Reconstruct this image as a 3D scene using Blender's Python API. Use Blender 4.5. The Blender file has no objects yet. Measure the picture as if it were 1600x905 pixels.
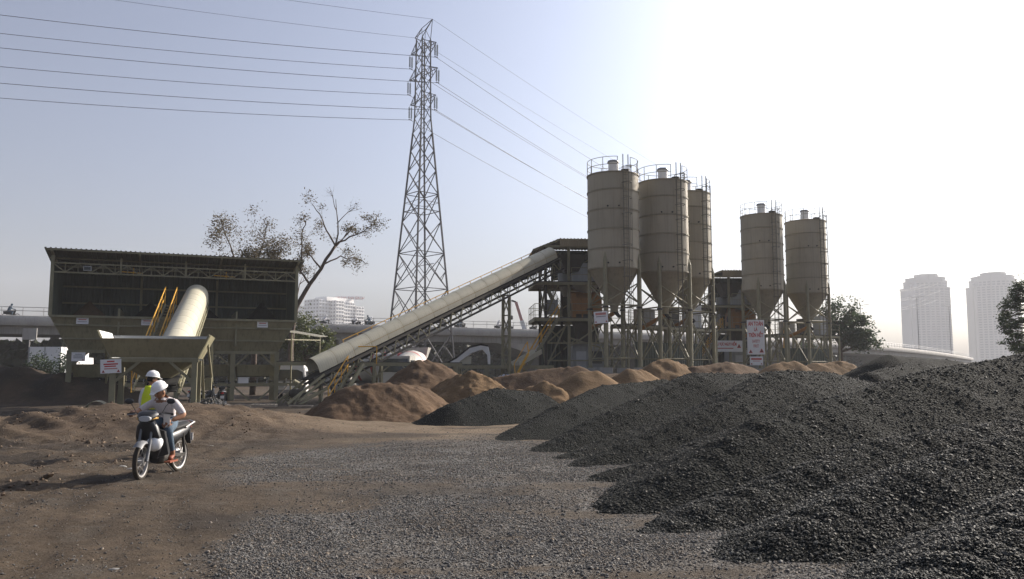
import bpy, math, random
import numpy as np
from mathutils import Vector, Matrix
R = math.radians
random.seed(7); rng = np.random.default_rng(7)
SC = bpy.context.scene
COL = SC.collection
# ---------------------------------------------------------------- camera
FP, CAMZ, PITCH = 1300.0, 1.72, R(5.69)
cd = bpy.data.cameras.new('camera'); cam = bpy.data.objects.new('camera', cd); COL.objects.link(cam)
cd.sensor_width = 36; cd.lens = 36 * FP / 1600; cd.clip_start = 0.1; cd.clip_end = 6000
cam.location = (0, 0, CAMZ); cam.rotation_euler = (math.pi / 2 + PITCH, 0, 0)
SC.camera = cam
# ---------------------------------------------------------------- sky and sun
HAZE = .0004
SUN_AZ, SUN_EL = R(50), R(28)          # azimuth to the right of the viewing direction
wd = bpy.data.worlds.new('World'); SC.world = wd; wd.use_nodes = True
nt = wd.node_tree; nt.nodes.clear()
sky = nt.nodes.new('ShaderNodeTexSky'); sky.sky_type = 'NISHITA'; sky.sun_disc = False
sky.sun_elevation = SUN_EL; sky.sun_rotation = SUN_AZ
sky.air_density = 1.0; sky.dust_density = 5.0; sky.ozone_density = 6.0; sky.altitude = 0
bg = nt.nodes.new('ShaderNodeBackground'); bg.inputs['Strength'].default_value = 0.068
wo = nt.nodes.new('ShaderNodeOutputWorld')
hs = nt.nodes.new('ShaderNodeHueSaturation'); hs.inputs['Saturation'].default_value = .6; hs.inputs['Hue'].default_value = .502   # hazy, washed-out sky
gm = nt.nodes.new('ShaderNodeGamma'); gm.inputs[1].default_value = 1.3; nt.links.new(sky.outputs[0], gm.inputs[0]); nt.links.new(gm.outputs[0], hs.inputs['Color']); nt.links.new(hs.outputs[0], bg.inputs[0]); nt.links.new(bg.outputs[0], wo.inputs[0])
sd = bpy.data.lights.new('sun', 'SUN'); sun = bpy.data.objects.new('sun', sd); COL.objects.link(sun)
sd.energy = 5.0; sd.angle = R(0.6); sd.color = (1.0, 0.88, 0.74)
sdir = Vector((math.sin(SUN_AZ) * math.cos(SUN_EL), math.cos(SUN_AZ) * math.cos(SUN_EL), math.sin(SUN_EL)))
sun.rotation_euler = sdir.to_track_quat('Z', 'Y').to_euler(); sun.location = (60, 40, 60)
SC.view_settings.view_transform = 'Standard'; SC.view_settings.look = 'None'
SC.view_settings.exposure = 0.66; SC.view_settings.gamma = 1.0; SC.view_settings.use_curve_mapping = False
SC.cycles.volume_bounces = 0; SC.cycles.max_bounces = 6; SC.cycles.diffuse_bounces = 3
SC.cycles.use_denoising = True

# ---------------------------------------------------------------- helpers
def at(px, py, D):
    """world point seen at photo pixel (px, py) standing at distance Y = D"""
    c, s = math.cos(PITCH), math.sin(PITCH)
    x, u = px - 800, 452.5 - py
    y = FP * c - u * s; z = FP * s + u * c
    return Vector((x / y * D, D, CAMZ + z / y * D))

MW = {}
def tag(o, label=None, cat=None, group=None, kind=None):
    if label: o['label'] = label
    if cat: o['category'] = cat
    if group: o['group'] = group
    if kind: o['kind'] = kind
    return o
def thing(name, label, cat, loc=(0, 0, 0), rz=0.0, group=None):
    o = bpy.data.objects.new(name, None); COL.objects.link(o)
    o.location = loc; o.rotation_euler = (0, 0, rz); o.empty_display_size = .2
    MW[o] = Matrix.Translation(Vector(loc)) @ Matrix.Rotation(rz, 4, 'Z')
    return tag(o, label, cat, group)
def mesh_obj(name, me, mats, parent=None, loc=None):
    o = bpy.data.objects.new(name, me); COL.objects.link(o)
    for m in (mats if isinstance(mats, (list, tuple)) else [mats]):
        if m.name not in me.materials: me.materials.append(m)
    if parent is not None:
        o.parent = parent; MW[o] = MW[parent]
    if loc is not None: o.location = loc
    return o
def copy_tree(o, parent=None):
    c = o.copy(); COL.objects.link(c); c.parent = parent
    for ch in list(o.children): copy_tree(ch, c)
    return c

class MB:
    """collects shapes; build() links them as one mesh object"""
    def __init__(s, M=None): s.V = []; s.F = []; s.M = M
    def add(s, vs, fs):
        n = len(s.V)
        if s.M is not None: vs = [s.M @ Vector(v) for v in vs]
        s.V += [tuple(v) for v in vs]; s.F += [tuple(i + n for i in f) for f in fs]; return s
    def hexa(s, p):   # 4 bottom, 4 top
        return s.add(p, [(3, 2, 1, 0), (4, 5, 6, 7), (0, 1, 5, 4), (1, 2, 6, 5), (2, 3, 7, 6), (3, 0, 4, 7)])
    def box(s, a, b):
        x0, y0, z0 = a; x1, y1, z1 = b
        return s.hexa([(x0, y0, z0), (x1, y0, z0), (x1, y1, z0), (x0, y1, z0), (x0, y0, z1), (x1, y0, z1), (x1, y1, z1), (x0, y1, z1)])
    def bar(s, p, q, w=.1, h=None, up=(0, 0, 1)):
        p, q = Vector(p), Vector(q); h = h or w; d = (q - p).normalized(); u = Vector(up)
        if abs(d.dot(u)) > .97: u = Vector((0, 1, 0))
        a = d.cross(u).normalized() * w / 2; b = a.cross(d).normalized() * h / 2
        return s.hexa([p - a - b, p + a - b, p + a + b, p - a + b, q - a - b, q + a - b, q + a + b, q - a + b])
    def tube(s, p, q, r, r2=None, n=8, cap=True):
        p, q = Vector(p), Vector(q); r2 = r if r2 is None else r2; d = (q - p).normalized()
        a = d.orthogonal().normalized(); b = d.cross(a)
        vs = [c + (a * math.cos(t) + b * math.sin(t)) * rr for c, rr in ((p, r), (q, r2)) for t in [2 * math.pi * i / n for i in range(n)]]
        fs = [(i, (i + 1) % n, n + (i + 1) % n, n + i) for i in range(n)]
        if cap: fs += [tuple(range(n - 1, -1, -1)), tuple(range(n, 2 * n))]
        return s.add(vs, fs)
    def path(s, pts, r, n=6, rs=None):
        """one continuous tube through points"""
        pts = [Vector(p) for p in pts]; m = len(pts); vs = []; a = None
        for i, p in enumerate(pts):
            d = (pts[min(i + 1, m - 1)] - pts[max(i - 1, 0)]).normalized()
            a = d.orthogonal().normalized() if a is None else (a - d * a.dot(d)).normalized()
            b = d.cross(a); rr = rs[i] if rs else r
            vs += [p + (a * math.cos(t) + b * math.sin(t)) * rr for t in [2 * math.pi * k / n for k in range(n)]]
        fs = [(i * n + k, i * n + (k + 1) % n, (i + 1) * n + (k + 1) % n, (i + 1) * n + k) for i in range(m - 1) for k in range(n)]
        fs += [tuple(range(n - 1, -1, -1)), tuple(range((m - 1) * n, m * n))]
        return s.add(vs, fs)
    def lathe(s, prof, c=(0, 0, 0), n=32, a0=0, a1=2 * math.pi, M=None):
        full = abs(a1 - a0 - 2 * math.pi) < 1e-6; k = n if full else n + 1; c = Vector(c); vs = []
        for r, z in prof:
            for i in range(k):
                t = a0 + (a1 - a0) * i / n; v = Vector((r * math.cos(t), r * math.sin(t), z)); vs.append((M @ v if M else v) + c)
        fs = []
        for j in range(len(prof) - 1):
            for i in range(n):
                i2 = (i + 1) % k; fs.append((j * k + i, j * k + i2, (j + 1) * k + i2, (j + 1) * k + i))
        return s.add(vs, fs)
    def prism(s, pts, off):
        """polygon pts extruded by vector off"""
        n = len(pts); o = Vector(off)
        vs = [Vector(p) for p in pts] + [Vector(p) + o for p in pts]
        return s.add(vs, [tuple(range(n - 1, -1, -1)), tuple(range(n, 2 * n))] + [(i, (i + 1) % n, n + (i + 1) % n, n + i) for i in range(n)])
    def corr(s, o, u, v, pitch=.25, amp=.04, th=.012):
        """corrugated sheet: origin o, edge vectors u (across the ribs) and v (along the ribs)"""
        o, u, v = Vector(o), Vector(u), Vector(v); nrm = u.cross(v).normalized(); L = u.length; n = max(2, int(L / pitch)); vs = []; fs = []
        prof = []
        for i in range(n):
            for f, a in ((0, 0), (.5, 0), (.62, 1), (.88, 1)): prof.append(((i + f) / n, a * amp))
        prof.append((1, 0)); m = len(prof)
        for t, a in prof:
            b = o + u * t + nrm * a; vs += [b, b + v, b + nrm * th, b + v + nrm * th]
        for i in range(m - 1):
            a, b = i * 4, i * 4 + 4
            fs += [(a, a + 1, b + 1, b), (a + 2, b + 2, b + 3, a + 3), (a, b, b + 2, a + 2), (a + 1, a + 3, b + 3, b + 1)]
        fs += [(0, 2, 3, 1), ((m - 1) * 4, (m - 1) * 4 + 1, (m - 1) * 4 + 3, (m - 1) * 4 + 2)]
        return s.add(vs, fs)
    def shell(s, prof, path, th=.015):
        """arch profile [(x,z)] swept along y values with radial factor: path [(y, f)], double layer"""
        vs = []; n = len(prof); m = len(path); cx = 0; cz = sum(p[1] for p in prof) / n
        for lay in (0, 1):
            for y, f in path:
                for x, z in prof:
                    k = 1 + f - (th if lay else 0); vs.append((x * k, y, cz + (z - cz) * k))
        fs = []
        for j in range(m - 1):
            for i in range(n - 1):
                a = j * n + i; fs.append((a, a + 1, a + n + 1, a + n)); b = a + m * n; fs.append((b, b + n, b + n + 1, b + 1))
        for j in (0, m - 1):
            for i in range(n - 1):
                a = j * n + i; b = a + m * n; fs.append((a, b, b + 1, a + 1))
        return s.add(vs, fs)
    def build(s, name, mat, parent=None, smooth=False, local=False, base=None, me=None):
        vs = s.V
        if parent is not None and not local:
            inv = MW[parent].inverted(); vs = [inv @ Vector(v) for v in vs]
        if parent is None and base is not None:
            b = Vector(base); vs = [Vector(v) - b for v in vs]
        m = bpy.data.meshes.new(name); m.from_pydata([tuple(v) for v in vs], [], s.F)
        if smooth:
            m.polygons.foreach_set('use_smooth', [True] * len(m.polygons))
            if smooth == 'auto': m.set_sharp_from_angle(angle=R(38))
        m.update()
        return mesh_obj(name, m, mat, parent, base if parent is None else None)
def ring(c, r, z, n, a0=0): return [Vector((c[0] + r * math.cos(a0 + 2 * math.pi * i / n), c[1] + r * math.sin(a0 + 2 * math.pi * i / n), z)) for i in range(n)]
def incl(p, q):
    """matrix at p: y towards q, x level to the right, z up-normal; also the length"""
    p, q = Vector(p), Vector(q); y = (q - p).normalized(); x = y.cross(Vector((0, 0, 1))).normalized(); z = x.cross(y)
    M = Matrix((x, y, z)).transposed().to_4x4(); M.translation = p; return M, (q - p).length

# ---------------------------------------------------------------- materials
def nnode(t, k, **kw):
    n = t.nodes.new(k)
    for a, b in kw.items(): setattr(n, a, b)
    return n
def pm(name, col, rough=.75, metal=0., var=.25, vs=1.5, bump=.0, bs=30., col2=None, amt=.5, streak=0., stretch=None, spec=.35, rnd=0.):
    """procedural paint / metal / cloth: uneven tone, optional second colour in patches (rust, dust), vertical streaks, bump"""
    m = bpy.data.materials.new(name); m.use_nodes = True; t = m.node_tree; b = t.nodes['Principled BSDF']; L = t.links.new
    tc = nnode(t, 'ShaderNodeTexCoord'); src = tc.outputs['Object']
    if stretch:
        mp = nnode(t, 'ShaderNodeMapping'); mp.inputs['Scale'].default_value = stretch; L(src, mp.inputs[0]); src = mp.outputs[0]
    def noise(sc, det=5, ro=.6, s=src):
        n = nnode(t, 'ShaderNodeTexNoise'); n.inputs['Scale'].default_value = sc; n.inputs['Detail'].default_value = det; n.inputs['Roughness'].default_value = ro
        L(s, n.inputs['Vector']); return n.outputs['Fac']
    def mix(f, a, c, typ='MIX'):
        x = nnode(t, 'ShaderNodeMix', data_type='RGBA', blend_type=typ)
        if isinstance(f, float): x.inputs[0].default_value = f
        else: L(f, x.inputs[0])
        for v, i in ((a, 6), (c, 7)):
            if isinstance(v, tuple): x.inputs[i].default_value = (*v[:3], 1)
            else: L(v, x.inputs[i])
        return x.outputs[2]
    def rampf(f, lo, hi):
        r = nnode(t, 'ShaderNodeMapRange'); r.inputs[1].default_value = lo; r.inputs[2].default_value = hi; L(f, r.inputs[0]); return r.outputs[0]
    d = tuple(c * (1 - var) for c in col); e = tuple(min(1, c * (1 + var * .7)) for c in col)
    c = mix(rampf(noise(vs), .3, .7), d, e)
    if streak:
        mp = nnode(t, 'ShaderNodeMapping'); mp.inputs['Scale'].default_value = (4, 4, .22); L(tc.outputs['Object'], mp.inputs[0])
        f = rampf(noise(1.6, 4, .65, mp.outputs[0]), .5, .75); g = nnode(t, 'ShaderNodeMath', operation='MULTIPLY'); L(f, g.inputs[0]); g.inputs[1].default_value = streak
        c = mix(g.outputs[0], c, tuple(x * .45 for x in (col2 or col)))
    if col2: c = mix(rampf(noise(vs * 2.7, 8, .7), .72 - amt * .4, .8 - amt * .3), c, col2)
    if rnd:
        oi = nnode(t, 'ShaderNodeObjectInfo'); rv = nnode(t, 'ShaderNodeMapRange'); rv.inputs[3].default_value = 1 - rnd; rv.inputs[4].default_value = 1 + rnd * .6; L(oi.outputs['Random'], rv.inputs[0])
        hv = nnode(t, 'ShaderNodeHueSaturation'); L(rv.outputs[0], hv.inputs['Value']); L(c, hv.inputs['Color']); c = hv.outputs[0]
    L(c, b.inputs['Base Color']); b.inputs['Metallic'].default_value = metal; b.inputs['Specular IOR Level'].default_value = spec
    rr = nnode(t, 'ShaderNodeMapRange'); rr.inputs[3].default_value = max(.05, rough - .12); rr.inputs[4].default_value = min(1, rough + .12); L(noise(vs * 4), rr.inputs[0]); L(rr.outputs[0], b.inputs['Roughness'])
    if bump:
        bn = nnode(t, 'ShaderNodeBump'); bn.inputs['Strength'].default_value = bump; bn.inputs['Distance'].default_value = .02; L(noise(bs, 6), bn.inputs['Height']); L(bn.outputs[0], b.inputs['Normal'])
    return m
RUST = (.11, .05, .025)
m_silo = pm('silo_paint', (.33, .295, .218), .6, 0, .12, .35, .03, 8, col2=(.24, .2, .145), amt=.14, streak=.24, rnd=.10)
m_cone = pm('silo_cone_paint', (.25, .225, .16), .65, 0, .15, .8, .05, 12, col2=RUST, amt=.1, streak=.3)
m_khaki = pm('khaki_steel_paint', (.235, .22, .14), .6, 0, .22, 1.2, .05, 20, col2=RUST, amt=.15, streak=.2)
m_bin = pm('bin_steel_paint', (.265, .243, .148), .62, 0, .2, .7, .06, 10, col2=(.13, .085, .045), amt=.25, streak=.45)
m_hood = pm('cream_hood_paint', (.47, .445, .345), .55, 0, .1, .6, .04, 14, col2=(.34, .28, .17), amt=.18, streak=.2)
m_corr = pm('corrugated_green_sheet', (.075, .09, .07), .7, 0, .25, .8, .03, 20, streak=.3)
m_roof = pm('corrugated_roof_sheet', (.11, .105, .075), .6, .0, .2, .8, .03, 20)
m_fascia = pm('ribbed_fascia_sheet', (.34, .29, .2), .6, 0, .15, 1, .03, 20)
m_dark = pm('dark_steel', (.055, .05, .045), .65, .2, .3, 2, .06, 25, col2=RUST, amt=.25)
m_rub = pm('black_rubber', (.018, .018, .018), .85, 0, .3, 6, .08, 60)
m_orange = pm('orange_machine_paint', (.30, .14, .035), .55, 0, .2, 1.5, .03, 20, col2=(.12, .07, .04), amt=.3)
m_yel = pm('yellow_safety_paint', (.62, .33, .03), .5, 0, .15, 2, 0, 20, col2=RUST, amt=.1)
m_galv = pm('galvanised_steel', (.30, .30, .30), .45, .5, .2, 2, .03, 30)
m_pyl = pm('galvanised_pylon_steel', (.10, .098, .10), .65, .1, .25, .6, .03, 30)
m_wire = pm('conductor_cable', (.05, .05, .055), .6, .3, .1, 1)
m_ins = pm('glass_insulator', (.16, .2, .22), .25, 0, .2, 4)
m_conc = pm('concrete', (.33, .32, .30), .85, 0, .18, .5, .1, 8, col2=(.2, .19, .17), amt=.2, streak=.3)
m_concd = pm('weathered_concrete', (.24, .235, .22), .88, 0, .2, .4, .1, 8, col2=(.13, .125, .11), amt=.25, streak=.5)
m_white = pm('white_paint', (.75, .75, .74), .5, 0, .06, 2, 0, 20, col2=(.5, .47, .42), amt=.1)
m_sign = pm('white_sign_board', (.72, .72, .73), .5, 0, .05, 2, 0, 20, col2=(.5, .48, .45), amt=.1)
m_red = pm('red_print', (.45, .035, .03), .6, 0, .12, 6)
m_redl = pm('faded_red_print', (.5, .22, .2), .6, 0, .12, 6)
m_greyp = pm('grey_print', (.32, .32, .34), .6, 0, .12, 6)
m_black = pm('black_print', (.03, .03, .03), .6, 0, .12, 6)
m_grey = pm('grey_cabin_paint', (.30, .31, .31), .55, 0, .15, 1, .03, 20, streak=.3)
m_glass = pm('dark_glass', (.02, .025, .03), .12, 0, .2, 2, spec=.6)
m_lamp = pm('lamp_grey', (.45, .46, .47), .4, .2, .1, 3)
m_chrome = pm('bright_metal', (.40, .39, .38), .42, .7, .1, 5)
m_bikeb = pm('black_bike_plastic', (.014, .015, .018), .42, 0, .2, 5, spec=.6)
m_bikes = pm('silver_bike_panel', (.20, .205, .22), .45, .2, .1, 5, spec=.6)
m_seat = pm('seat_vinyl', (.015, .015, .015), .75, 0, .2, 8, .1, 80)
m_skin = pm('skin', (.33, .17, .10), .55, 0, .12, 10)
m_hair = pm('black_hair', (.012, .01, .009), .7, 0, .2, 30)
m_hat = pm('white_hard_hat', (.80, .80, .80), .28, 0, .04, 4, spec=.5)
m_shirt = pm('pale_striped_shirt', (.62, .57, .56), .9, 0, .14, 3, .1, 40, stretch=(14, 14, .6))
m_shirtw = pm('white_shirt', (.66, .66, .68), .9, 0, .08, 5, .15, 25)
m_jean = pm('blue_denim', (.075, .11, .15), .95, 0, .25, 7, .2, 60)
m_vest = pm('hi_vis_vest', (.62, .72, .03), .8, 0, .1, 6, .1, 40)
m_refl = pm('reflective_band', (.6, .62, .6), .4, .1, .1, 8)
m_sandal = pm('red_brown_shoe', (.25, .07, .035), .6, 0, .2, 12)
m_paper = pm('white_paper', (.8, .8, .79), .8, 0, .04, 10)
m_bark = pm('tree_bark', (.095, .07, .055), .9, 0, .35, 4, .4, 15)
m_wood = pm('grey_timber', (.42, .36, .29), .85, 0, .25, 2, .2, 15, stretch=(1, 8, 8))
m_apt = pm('white_apartment_render', (.74, .73, .71), .8, 0, .05, .05)
m_apt_shade = pm('shaded_apartment_render', (.46, .48, .52), .8, 0, .05, .05)  # the white render with the left wing's shade put into the colour
m_tow = pm('pale_tower_render', (.30, .30, .29), .8, 0, .06, .03)
m_win = pm('far_window_glass', (.10, .11, .125), .3, 0, .3, .15)
m_tarp = pm('blue_grey_tarpaulin', (.36, .39, .44), .7, 0, .15, 2, .2, 10)
def leaf_mat(name, a, b, tr=.35):
    m = bpy.data.materials.new(name); m.use_nodes = True; t = m.node_tree; p = t.nodes['Principled BSDF']; L = t.links.new
    tc = nnode(t, 'ShaderNodeTexCoord'); n = nnode(t, 'ShaderNodeTexNoise'); n.inputs['Scale'].default_value = 1.3; n.inputs['Detail'].default_value = 6; n.inputs['Roughness'].default_value = .75
    L(tc.outputs['Object'], n.inputs['Vector']); r = nnode(t, 'ShaderNodeMapRange'); r.inputs[1].default_value = .35; r.inputs[2].default_value = .65; L(n.outputs['Fac'], r.inputs[0])
    x = nnode(t, 'ShaderNodeMix', data_type='RGBA'); L(r.outputs[0], x.inputs[0]); x.inputs[6].default_value = (*a, 1); x.inputs[7].default_value = (*b, 1)
    L(x.outputs[2], p.inputs['Base Color']); p.inputs['Roughness'].default_value = .6
    tl = nnode(t, 'ShaderNodeBsdfTranslucent'); L(x.outputs[2], tl.inputs[0]); ms = nnode(t, 'ShaderNodeMixShader'); ms.inputs[0].default_value = tr
    L(p.outputs[0], ms.inputs[1]); L(tl.outputs[0], ms.inputs[2]); L(ms.outputs[0], t.nodes['Material Output'].inputs[0]); return m
m_leafd = leaf_mat('dry_olive_leaves', (.075, .065, .03), (.12, .085, .04))
m_leafg = leaf_mat('green_leaves', (.05, .08, .025), (.10, .105, .035))
m_leafn = leaf_mat('dark_green_leaves', (.035, .06, .03), (.06, .085, .04))
m_leafk = leaf_mat('shaded_thicket_leaves', (.03, .045, .022), (.05, .065, .03), .15)  # leaf colour darkened to carry the shade under the bridge
m_seam = pm('rusty_seam_strip', (.36, .27, .13), .7, 0, .25, 2)
m_redd = pm('faded_red_truck_paint', (.32, .06, .05), .5, 0, .15, 2)
m_tyre = pm('dusty_tyre', (.045, .038, .03), .95, 0, .4, 5, .1, 60, col2=(.12, .092, .065), amt=.35)
m_truck = pm('dusty_white_truck', (.42, .41, .38), .6, 0, .12, 1.5, 0, 20, col2=(.25, .22, .18), amt=.3)
m_ladder = pm('ladder_steel', (.13, .12, .09), .65, 0, .2, 2)
m_bikes2 = pm('grey_bike_fender', (.16, .165, .175), .5, .1, .15, 5)
# ---------------------------------------------------------------- the land
_T = rng.random((256, 256))
def vnoise(x, y, s=0):
    x = np.asarray(x, float) + s * 17.3; y = np.asarray(y, float) + s * 9.1
    xi = np.floor(x).astype(int); yi = np.floor(y).astype(int); u = x - xi; v = y - yi
    u = u * u * (3 - 2 * u); v = v * v * (3 - 2 * v); g = lambda a, b: _T[a % 256, b % 256]
    return (g(xi, yi) * (1 - u) + g(xi + 1, yi) * u) * (1 - v) + (g(xi, yi + 1) * (1 - u) + g(xi + 1, yi + 1) * u) * v - .5
def fbm(x, y, s=0, o=5, g=.55):
    r = 0; a = 1; f = 1
    for i in range(o): r = r + a * vnoise(np.asarray(x) * f, np.asarray(y) * f, s + i * 3); a *= g; f *= 2.03
    return r
def sst(a, b, x): t = np.clip((np.asarray(x, float) - a) / (b - a), 0, 1); return t * t * (3 - 2 * t)
def gh(x, y):
    """height of the natural ground"""
    x = np.asarray(x, float); y = np.asarray(y, float)
    near = 1 - sst(60, 90, np.hypot(x, y))
    h = (.10 * fbm(x * .22, y * .22, 1, 4) + .035 * fbm(x * 1.4, y * 1.4, 2, 4)) * near
    # churned, rutted soil on the left
    lft = sst(-4.5, -7.5, x) * sst(9, 13, y) * (1 - sst(34, 42, y))
    h = h + lft * (.05 * fbm(x * .9, y * 1.5, 3, 3) + .10 * fbm(x * 2.3, y * 3.2, 13, 5, .66))
    rut = np.abs(((np.hypot(x + 10.2, (y - 27.5) * .9) / 1.05) % 1) - .5) * 2
    h = h + .12 * (1 - sst(.15, .6, rut)) * sst(-11, -13, x) * (1 - sst(-21, -24, -x * -1)) * sst(17, 20, y) * (1 - sst(25, 29, y))
    # tyre tracks pressed into the yard
    for k, (x0, sl, cu) in enumerate(((-4.6, -.20, .004), (-6.0, -.20, .004), (-3.2, -.42, .012), (-4.5, -.42, .012), (-7.4, -.1, -.012))):
        yy = y - 8; d = np.abs(x - (x0 + sl * yy + cu * yy * yy + .15 * np.sin(yy * .6 + k))); m = (1 - sst(.10, .26, d)) * (1 - sst(22, 27, y)) * sst(5, 7, y)
        h = h - .022 * m * (1 + .35 * np.sin(y * 24 + 6 * d)) + .010 * np.exp(-((d - .32) / .1) ** 2) * (1 - sst(22, 27, y))
    # low hump of dug soil behind the rider
    d = np.hypot((x + 10.6) / 4.7, (y - 25.5) / 3.3); h = h + .72 * np.exp(-d ** 2.6) * (1 + .12 * fbm(x * .8, y * .8, 6, 4))
    d = np.hypot((x + 6.5) / 4.2, (y - 31.5) / 1.4); h = h + .22 * np.exp(-d ** 2)
    # bank of cut earth far left
    d = np.hypot((x + 31.0) / 9.0, (y - 48.5) / 3.2); h = h + 2.0 * np.exp(-d ** 4) * (1 + .35 * fbm(x * .5, y * .22, 8, 4))
    # the plant's terrace
    h = h + 1.65 * sst(49, 55, y) * sst(-5, 1, x) * (1 - sst(96, 104, y)) * (1 - sst(44, 60, x))
    return h
def axis(a, b, st, lo, hi, g=1.22):
    v = list(np.arange(a, b, st)); s = st; r = []
    x = v[-1]
    while x < hi: s *= g; x += s; r.append(min(x, hi))
    l = []; x = a; s = st
    while x > lo: s *= g; x -= s; l.append(max(x, lo))
    return np.array(l[::-1] + v + r)
def grid_mesh(name, xs, ys, zf, keep=None):
    X, Y = np.meshgrid(xs, ys); Z = zf(X, Y); n, m = X.shape
    co = np.stack([X, Y, Z], -1).reshape(-1, 3)
    i = (np.arange(n - 1)[:, None] * m + np.arange(m - 1)[None, :]).reshape(-1)
    q = np.stack([i, i + 1, i + m + 1, i + m], 1)
    if keep is not None:
        k = keep(X, Y, Z).reshape(-1); q = q[k[q].any(1)]
        u = np.unique(q); mp = np.full(len(co), -1); mp[u] = np.arange(len(u)); q = mp[q]; co = co[u]
    return co, q
def np_mesh(name, co, q, extra=None):
    me = bpy.data.meshes.new(name); ne = 0 if extra is None else len(extra); N = len(co) + ne
    me.vertices.add(N); me.vertices.foreach_set('co', np.concatenate([co, extra]).ravel() if ne else co.ravel())
    me.loops.add(q.size); me.loops.foreach_set('vertex_index', q.ravel().astype(np.int32))
    me.polygons.add(len(q)); me.polygons.foreach_set('loop_start', np.arange(len(q)) * q.shape[1])
    me.polygons.foreach_set('use_smooth', np.ones(len(q), bool)); me.update(); me.validate(); return me
def vattr(me, name, val):
    a = me.attributes.new(name, 'FLOAT', 'POINT'); a.data.foreach_set('value', np.asarray(val, np.float32))

def gravel_mask(x, y):
    b = np.interp(y, [4, 7, 10.3, 16, 19, 22], [-1.9, -2.3, -3.0, -4.9, -4.6, -2.0])
    n = fbm(x * .55, y * .35, 21, 5, .6)
    m = sst(-.55, .6, (x - b) * .9 + 1.6 * n) * (1 - sst(19.5, 23.5, y + 2.5 * n)) * sst(2, 4, y)
    m = m * (1 - .85 * sst(.12, .4, fbm(x * .45, y * 1.0, 24, 4) + .05 - .5 * sst(1, 2.5, x)))
    st = np.exp(-((y - 7.25 - .12 * (x - 1.2)) / .22) ** 2) * sst(-.2, .6, x) * (1 - sst(1.9, 2.5, x))
    return np.clip(m * (1 - .9 * st), 0, 1)
def tan_mask(x, y):
    n = fbm(x * .3, y * .5, 31, 5)
    return sst(20, 24, y + 3 * n) * sst(-9, -5.5, x + 2 * n) * (1 - sst(5, 12, x)) * (1 - sst(33, 40, y))
def wet_mask(x, y):
    n = fbm(x * .35, y * .6, 41, 5)
    return sst(-.1, .35, n + .3 * sst(28, 33, y) * (1 - sst(46, 50, y)) * sst(-3, -9, x) - .12)

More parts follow.
